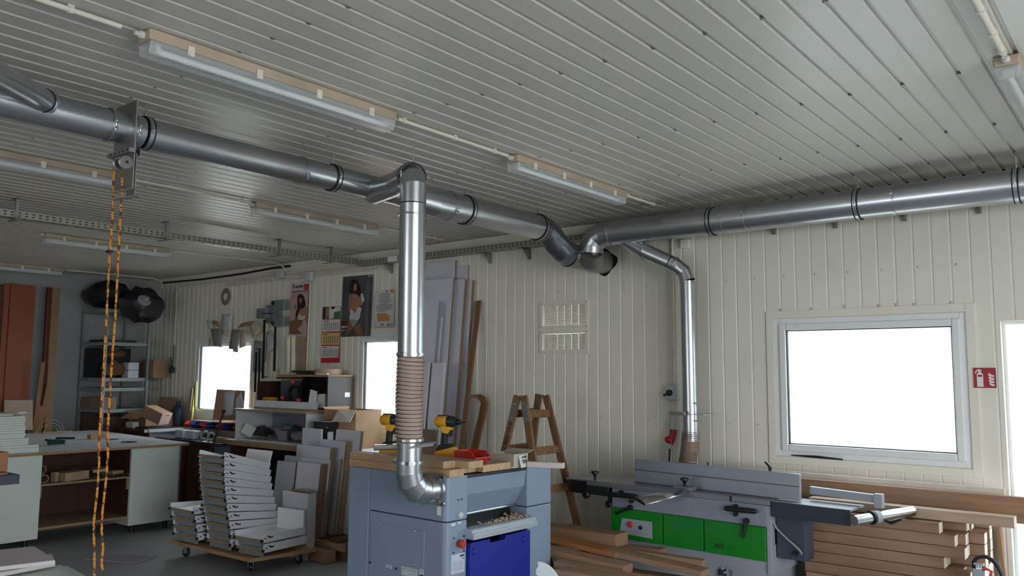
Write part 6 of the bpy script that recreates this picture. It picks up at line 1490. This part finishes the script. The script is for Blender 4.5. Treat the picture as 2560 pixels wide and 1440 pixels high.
# --- notice sheet
c = pY(960, 826, YW)
t = thing('notice_sheet', 'white printed notice with orange corner and orange blocks beside the dark poster', 'notice', (c.x, YW, c.z))
S3 = flat([cp_(*p) for p in ((1432, 285), (1720, 262), (1705, 845), (1405, 850))], YW, poster_paper, t, 'sheet')
poly([cp_(*p) for p in ((1650, 266), (1716, 262), (1714, 316), (1652, 306))], YW, .0008, or_pr, S3, 'print_shape'); poly([cp_(*p) for p in ((1590, 280), (1615, 278), (1614, 304), (1590, 306))], YW, .0008, mat('print blue', '#4f6a9c', .5), S3, 'print_shape')
poly([cp_(*p) for p in ((1455, 625), (1615, 618), (1612, 645), (1645, 650), (1642, 735), (1462, 742))], YW, .0008, or_pr, S3, 'print_shape'); poly([cp_(*p) for p in ((1418, 825), (1698, 812), (1696, 828), (1416, 840))], YW, .0008, or_pr, S3, 'print_shape')
mb = MB()
for i, (x0_, x1_) in enumerate(((1510, 1620), (1470, 1660), (1490, 1645), (1480, 1655), (1500, 1640), (1460, 1685), (1480, 1660), (1520, 1610), (1445, 1690), (1450, 1690), (1445, 1660), (1440, 1690), (1450, 1600))):
    y_ = 328+21.5*i; P_ = pY(*cp_(x0_, y_), YW); Q_ = pY(*cp_(x1_, y_-4), YW); mb.box(P_.x, Q_.x, P_.y-.0016, P_.y-.0012, P_.z-.006, P_.z+.002)
for x0_, x1_ in ((1425, 1433), (1505, 1560), (1600, 1650), (1668, 1690)): P_ = pY(*cp_(x0_, 790), YW); Q_ = pY(*cp_(x1_, 790), YW); mb.box(P_.x, Q_.x, P_.y-.0016, P_.y-.0012, P_.z-.012, P_.z+.012)
W(mb, 'print', grey_pr, S3, kind='stuff')
# --- old round-stained vent cover
t = thing('vent_cover', 'cream square vent cover with a brown dusty ring near the ceiling', 'vent', (-9.57, 5.99, 2.46))
W(MB().box(-9.725, -9.425, 5.982, 5.995, 2.46, 2.77), 'plate', cream, t, bevel=.004)
W(MB().lathe([(.045, .002), (.05, .008), (.105, .008), (.112, .002), (.115, 0)], (-9.575, 5.982, 2.615), (0, -1, 0), n=28), 'dusty_ring', mat('dusty brown', '#8d7a66', .9, var=.1), t)
W(MB().lathe([(0, .002), (.045, .002), (.046, 0)], (-9.575, 5.982, 2.615), (0, -1, 0), n=24), 'centre', cream, t)
# --- clamp heads on the wall rack with bars
rk = lambda x, y: (620+x/6, 720+y/6)
clamp_g = mat('grey green hammered steel', '#8b9597', .45, .4, var=.06)
def jaw(p0, p1, label, y=5.93, th=.035):
    a, b = pY(*rk(*p0), y), pY(*rk(*p1), y); o = W(MB().box(min(a.x, b.x), max(a.x, b.x), y-th, y+.02, min(a.z, b.z), max(a.z, b.z)), 'clamp_jaw', clamp_g, None, label, 'clamp', bevel=.006); return o
j1 = jaw((400, 190), (570, 330), 'grey steel clamp plate highest on the wall, beside the header calendar', 5.93)
j2 = jaw((400, 430), (565, 575), 'grey steel clamp plate below the highest one on the wall', 5.93)
j3 = jaw((163, 312), (310, 455), 'grey steel clamp plate nearest the window papers', 5.93)
j4 = jaw((285, 260), (395, 520), 'tall grey steel clamp body in the middle of the wall clamps', 5.965, .02)
for j, p in ((j1, (372, 225)), (j2, (368, 530))): W(MB().cyl(pY(*rk(*p), 5.90), pY(*rk(p[0]+30, p[1]), 5.90), .026, n=16), 'clamp_screw', dark_metal, j)
for j, p in ((j1, (485, 315)), (j2, (482, 445)), (j3, (180, 340)), (j3, (180, 425))): W(MB().cyl(pY(*rk(*p), 5.896), pY(*rk(*p), 5.888), .010, n=10), 'rivet', dark_metal, j)
W(MB().bar(pY(*rk(200, 380), 5.89), pY(*rk(380, 385), 5.89), .008, .012), 'screw_rod', dark_metal, j3)
jc = W(MB().bar(pY(*rk(440, 330), 5.95), pY(*rk(440, 440), 5.95), .03, .10, (1, 0, 0)), 'coupling', clamp_g, j1)
def rod(p0, p1, r_, label, y=5.90, y2=None):
    a, b = pY(*rk(*p0), y), pY(*rk(*p1), y2 or y); return W(MB().bar(a, b, r_*1.6, r_*2.2), 'clamp_bar', black, None, label, 'clamp bar', 'black clamp bars hanging on the wall')
rod((248, 478), (220, 1358), .0105, 'tall black clamp bar hanging before the papers, with a short peg'); rod((411, 580), (394, 1248), .011, 'long black clamp bar below the wall clamp plates', 5.93)
rod((125, 960), (103, 1560), .010, 'short black clamp bar standing nearest the bright window', 5.86); rod((173, 905), (164, 1400), .009, 'thin black clamp bar with a hooked top between the others', 5.88)
W(MB().bar(pY(*rk(225, 1332), 5.88), pY(*rk(278, 1332), 5.88), .01, .012), 'peg', black, bpy.data.objects['clamp_bar']); W(MB().bar(pY(*rk(115, 912), 5.88), pY(*rk(175, 912), 5.88), .008, .010), 'hook', black, bpy.data.objects['clamp_bar.003'])
# --- papers pinned above the far window
wp = lambda x, y: (400+x/6.546, 780+y/6.546)
pl_white = mat('pinned white paper', '#cfcfd2', .7, var=.02); pl_tan = mat('pinned tan card', '#a8875c', .75, var=.05); pl_cream = mat('pinned cream paper', '#cfc4ae', .7)
def pinned(pts, m_, label, y=5.96, bow=.03):
    A_, B_, C_, D_ = pts; rows = []
    for i in range(5):
        v = i/4; row = []
        for j in range(4):
            u = j/3; x_ = (A_[0]*(1-u)+B_[0]*u)*(1-v)+(D_[0]*(1-u)+C_[0]*u)*v; z_ = (A_[1]*(1-u)+B_[1]*u)*(1-v)+(D_[1]*(1-u)+C_[1]*u)*v
            row.append(pY(*wp(x_, z_), y-bow*(v**2)-.01*math.sin(PI*u)*v))
        rows.append(row)
    return W(MB().sheet(rows), 'pinned_paper', m_, None, label, 'paper', 'papers pinned above the far window', solid=.001)
pinned(((760, 130), (870, 130), (860, 270), (790, 270)), pl_white, 'small white paper pinned farthest from the clamps above the window', 5.965)
pinned(((870, 130), (950, 150), (985, 265), (850, 190)), pl_tan, 'folded tan paper next to the farthest white paper')
pinned(((830, 275), (1000, 270), (1010, 580), (880, 550)), mat('paper greyed for shade', '#8f8f96', .7), 'grey-white sheet hanging over the window frame below the tan fold', 5.955, .04)  # paper colour darkened for its shade against the bright window
pinned(((805, 420), (895, 420), (880, 560), (800, 555)), pl_cream, 'pale sheet end hanging over the window corner', 5.965, .02)
pinned(((1010, 40), (1190, 30), (1165, 300), (1000, 300)), pl_white, 'upper tall white sheet pinned above the window', 5.965, .01)
pinned(((1000, 300), (1165, 300), (1145, 400), (1020, 380)), pl_cream, 'cream sheet end with brown stain over the window edge', 5.955, .02)
pinned(((1185, 285), (1340, 290), (1250, 625), (1120, 600)), mat('brown grey paper with painted shade', '#9a8f8c', .7), 'brownish printed sheet hanging slantwise over the window', 5.95, .05)  # backlit shade mixed into this sheet's colour
pinned(((1335, 290), (1420, 300), (1400, 560), (1290, 600)), pl_cream, 'pale curled sheet beside the slanting printed one', 5.955, .03)
pinned(((1250, 500), (1290, 490), (1275, 665), (1185, 645)), mat('lilac paper', '#b7b4d0', .6), 'lilac sheet tip hanging lowest over the window', 5.94, .04)
pinned(((1330, 190), (1520, 140), (1480, 195), (1250, 275)), pl_tan, 'curled tan card above the round cream sheet')
pinned(((1450, 200), (1580, 140), (1660, 290), (1520, 450)), pl_cream, 'large rounded cream sheet nearest the clamps', 5.96, .05)
pinned(((1560, 150), (1650, 190), (1665, 340), (1560, 400)), pl_white, 'white sheet behind the rounded cream one', 5.975, .02)
pinned(((1540, 460), (1690, 480), (1690, 985), (1515, 975)), mat('grey blue sheet', '#9b9ca6', .7), 'long grey sheet hanging beside the window behind the black bars', 5.985, .01)
rk2 = lambda x, y: ((620+x/6-400)*6.546, (720+y/6-780)*6.546)
pinned((rk2(250, 690), rk2(335, 625), rk2(440, 860), rk2(250, 1000)), pl_white, 'large folded white sheet between the two long black bars', 5.975, .02)
pinned((rk2(245, 1000), rk2(310, 1000), rk2(300, 1070), rk2(245, 1130)), pl_cream, 'small curled sheet below the folded white one', 5.97, .02)
# things in the window niche
bb = lambda x, y: (420+x/8, 960+y/8)
A_, B_, C_, D_ = wq([bb(975, 105), bb(1535, 130), bb(1300, 722), bb(888, 715)], 5.90)
W(MB().ngon([A_, B_, V((B_.x-.02, B_.y, C_.z)), D_], (0, .006, 0)), 'cardboard_sheet', card, None, 'brown cardboard sheet standing in front of the far window', 'cardboard')
pinned(tuple(((420+x/8-400)*6.546, (960+y/8-780)*6.546) for x, y in ((1100, 160), (1340, 130), (1300, 610), (1105, 640))), pl_white, 'white paper leaning on the brown cardboard, nearer the window centre', 5.885, .03)
pinned(tuple(((420+x/8-400)*6.546, (960+y/8-780)*6.546) for x, y in ((1340, 290), (1470, 140), (1525, 420), (1310, 660))), pl_white, 'white paper leaning on the brown cardboard beside the white box', 5.88, .03)
W(MB().box(pY(*bb(620, 740), 5.95).x, pY(*bb(1240, 740), 5.95).x, 5.86, 5.985, 1.00, 1.012), 'sill_board', white_top, None, 'white sill board under the far window above the bins', 'sill')
for k, (p0, p1, w_, m_, lb) in enumerate(((bb(545, 10), bb(465, 745), .035, mat('yellow rule', '#d6cf5a', .5), 'yellow spirit level leaning in the window corner'), (bb(480, 90), bb(425, 575), .05, mat('pinkish lath', '#a08c86', .6), 'pale lath with a label leaning in the window corner'), (bb(560, -50), bb(540, 460), .03, mat('olive rule', '#7d8048', .6), 'thin olive rule beside the yellow level'))):
    a, b = pY(*p0, 5.95), pY(*p1, 5.90); W(MB().bar(a, b, w_, .02, (0, 1, 0)), 'level_rule' if k != 1 else 'wood_lath', m_, None, lb, 'level' if k == 0 else 'lath')
# --- junction boxes, conduits and pipe along the top of the wall
c6 = lambda x, y: (400+x/4, 480+y/4)
for k, p in enumerate(((1203, 812), (1490, 843))):
    P_ = pY(*c6(*p), 5.940); o = W(MB().cbox(P_, (.11, .05, .105)), 'junction_box', grey_box, None, ('pale square junction box below the end of the thin ceiling conduit', 'pale square junction box above the header calendar')[k], 'junction box', bevel=.006)
    W(MB().cbox(P_-V((0, .026, 0)), (.10, .004, .095)), 'lid', grey_box, o, bevel=.003)
def wl(pts, label, n, y=5.978, r_=.010):
    P_ = [pY(*c6(*p), y) for p in pts]; return conduit(P_, label, [(.5+i)/n for i in range(n)], 'white conduits on the back wall', r_)
wl(((205, 945), (440, 918), (1120, 828), (1890, 745), (2185, 708)), 'uppermost white conduit running along the top of the far back wall', 9)
wl(((655, 915), (1130, 852), (1880, 772), (2180, 735), (2205, 722)), 'middle white conduit running along the top of the far back wall', 7)
wl(((660, 940), (1130, 885), (1480, 852), (2170, 768), (2195, 760), (2205, 735)), 'lowest white conduit running along the top of the far back wall', 6)
wl(((205, 952), (175, 968), (165, 1000), (160, 1200), (150, 1430), (130, 1800), (122, 2100)), 'white conduit running down the wall towards the corner table', 5)
wl(((1505, 880), (1500, 1100), (1482, 1400), (1470, 1700), (1466, 1815)), 'white conduit running down the wall between the two picture calendars', 4)
o = W(MB().tube([pY(*c6(35, 908), 5.955), pY(*c6(430, 872), 5.955), pY(*c6(820, 818), 5.955), pY(*c6(1120, 762), 5.955), pY(*c6(1300, 740), 5.955)], .013, n=10), 'black_pipe', black, None, 'thin black pipe running under the ceiling edge in the far corner', 'pipe')
P_ = pY(432, 925, 5.95); W(MB().tube([P_+V((0, 0, .35)), P_+V((.01, 0, .2)), P_+V((0, 0, .05))], .006, n=8).lathe([(0, 0), (.03, .01), (.035, .06), (.02, .10), (0, .11)], P_+V((0, -.01, -.05)), n=14), 'lamp_plug', black, None, 'black plug hanging on a cable by the wall conduit near the corner', 'plug')
mb = MB().tube([pY(425, 905, 5.965)+V((.055*math.cos(a_), 0, .06*math.sin(a_))) for a_ in [2*PI*i/20 for i in range(20)]], .003, n=6); W(mb, 'wire_loop', mat('grey wire', '#77787a', .6), None, 'loop of grey wire hanging on the wall conduit near the corner', 'wire')
# outdoor plank pile seen through the second window
tim_o = wood('outdoor planks', '#9a7a5c', '#b59474', 'x', .7)
for i in range(6): W(MB().box(-9.6+.05*(i % 2), -5.4-.08*(i % 3), 8.2, 8.6, -.12+.165*i+.03, -.12+.165*(i+1)), 'outdoor_plank', tim_o, None, 'brown plank in the pile outside the second window', 'plank', 'planks piled outside the second window')
W(MB().box(-9.4, -9.2, 8.2, 8.6, -.12, -.09), 'pile_bearer', tim_o, None, 'bearer under the outdoor plank pile, seen from outside', 'bearer') if False else None
# white bucket in front, rim only in view
p = pD(1350, 1440, 3.3)
t = thing('chair', 'rounded pale plastic chair back peeping in front of the grey machine', 'chair', (p.x, p.y, 0))
rv = V((CR[0], CR[1], 0)).normalized(); fv = V((CF[0], CF[1], 0)).normalized(); o_ = pD(1342, 1490, 3.3); R_ = .135; arc = [o_+rv*(R_*.78*math.sin(a_))+V((0, 0, R_*math.cos(a_))) for a_ in [PI/2*i/14 for i in range(15)]]
jag = [o_+V((0, 0, R_*.55))+rv*.006, o_+V((0, 0, R_*.62))-rv*.006, o_+V((0, 0, R_*.8))-rv*.004, o_+V((0, 0, R_*.86))+rv*.004]
low = [p_-V((0, 0, .28)) for p_ in (arc[-1], o_)]
W(MB().ngon(arc+low+jag, fv*.014), 'backrest', mat('pale grey plastic', '#b9c3c8', .4), t, bevel=.004)
q1 = V((o_.x, o_.y, .45))+rv*.0+fv*.02; q2 = q1+rv*.12
W(MB().hexa([q1-V((0, 0, .03)), q2-V((0, 0, .03)), q2+fv*.3-V((0, 0, .03)), q1+fv*.3-V((0, 0, .03))], [q1, q2, q2+fv*.3, q1+fv*.3]), 'seat', mat('pale grey plastic', '#b9c3c8'), t)
W(MB().bar(q1-V((0, 0, .01))-fv*.016, V((q1.x, q1.y, low[1].z+.05))-fv*.016, .03, .012), 'back_post', dark_metal, t)
for q_ in (q1, q2, q1+fv*.28, q2+fv*.28): W(MB().cyl((q_.x, q_.y, 0), (q_.x, q_.y, .43), .012, n=10), 'leg', dark_metal, t)
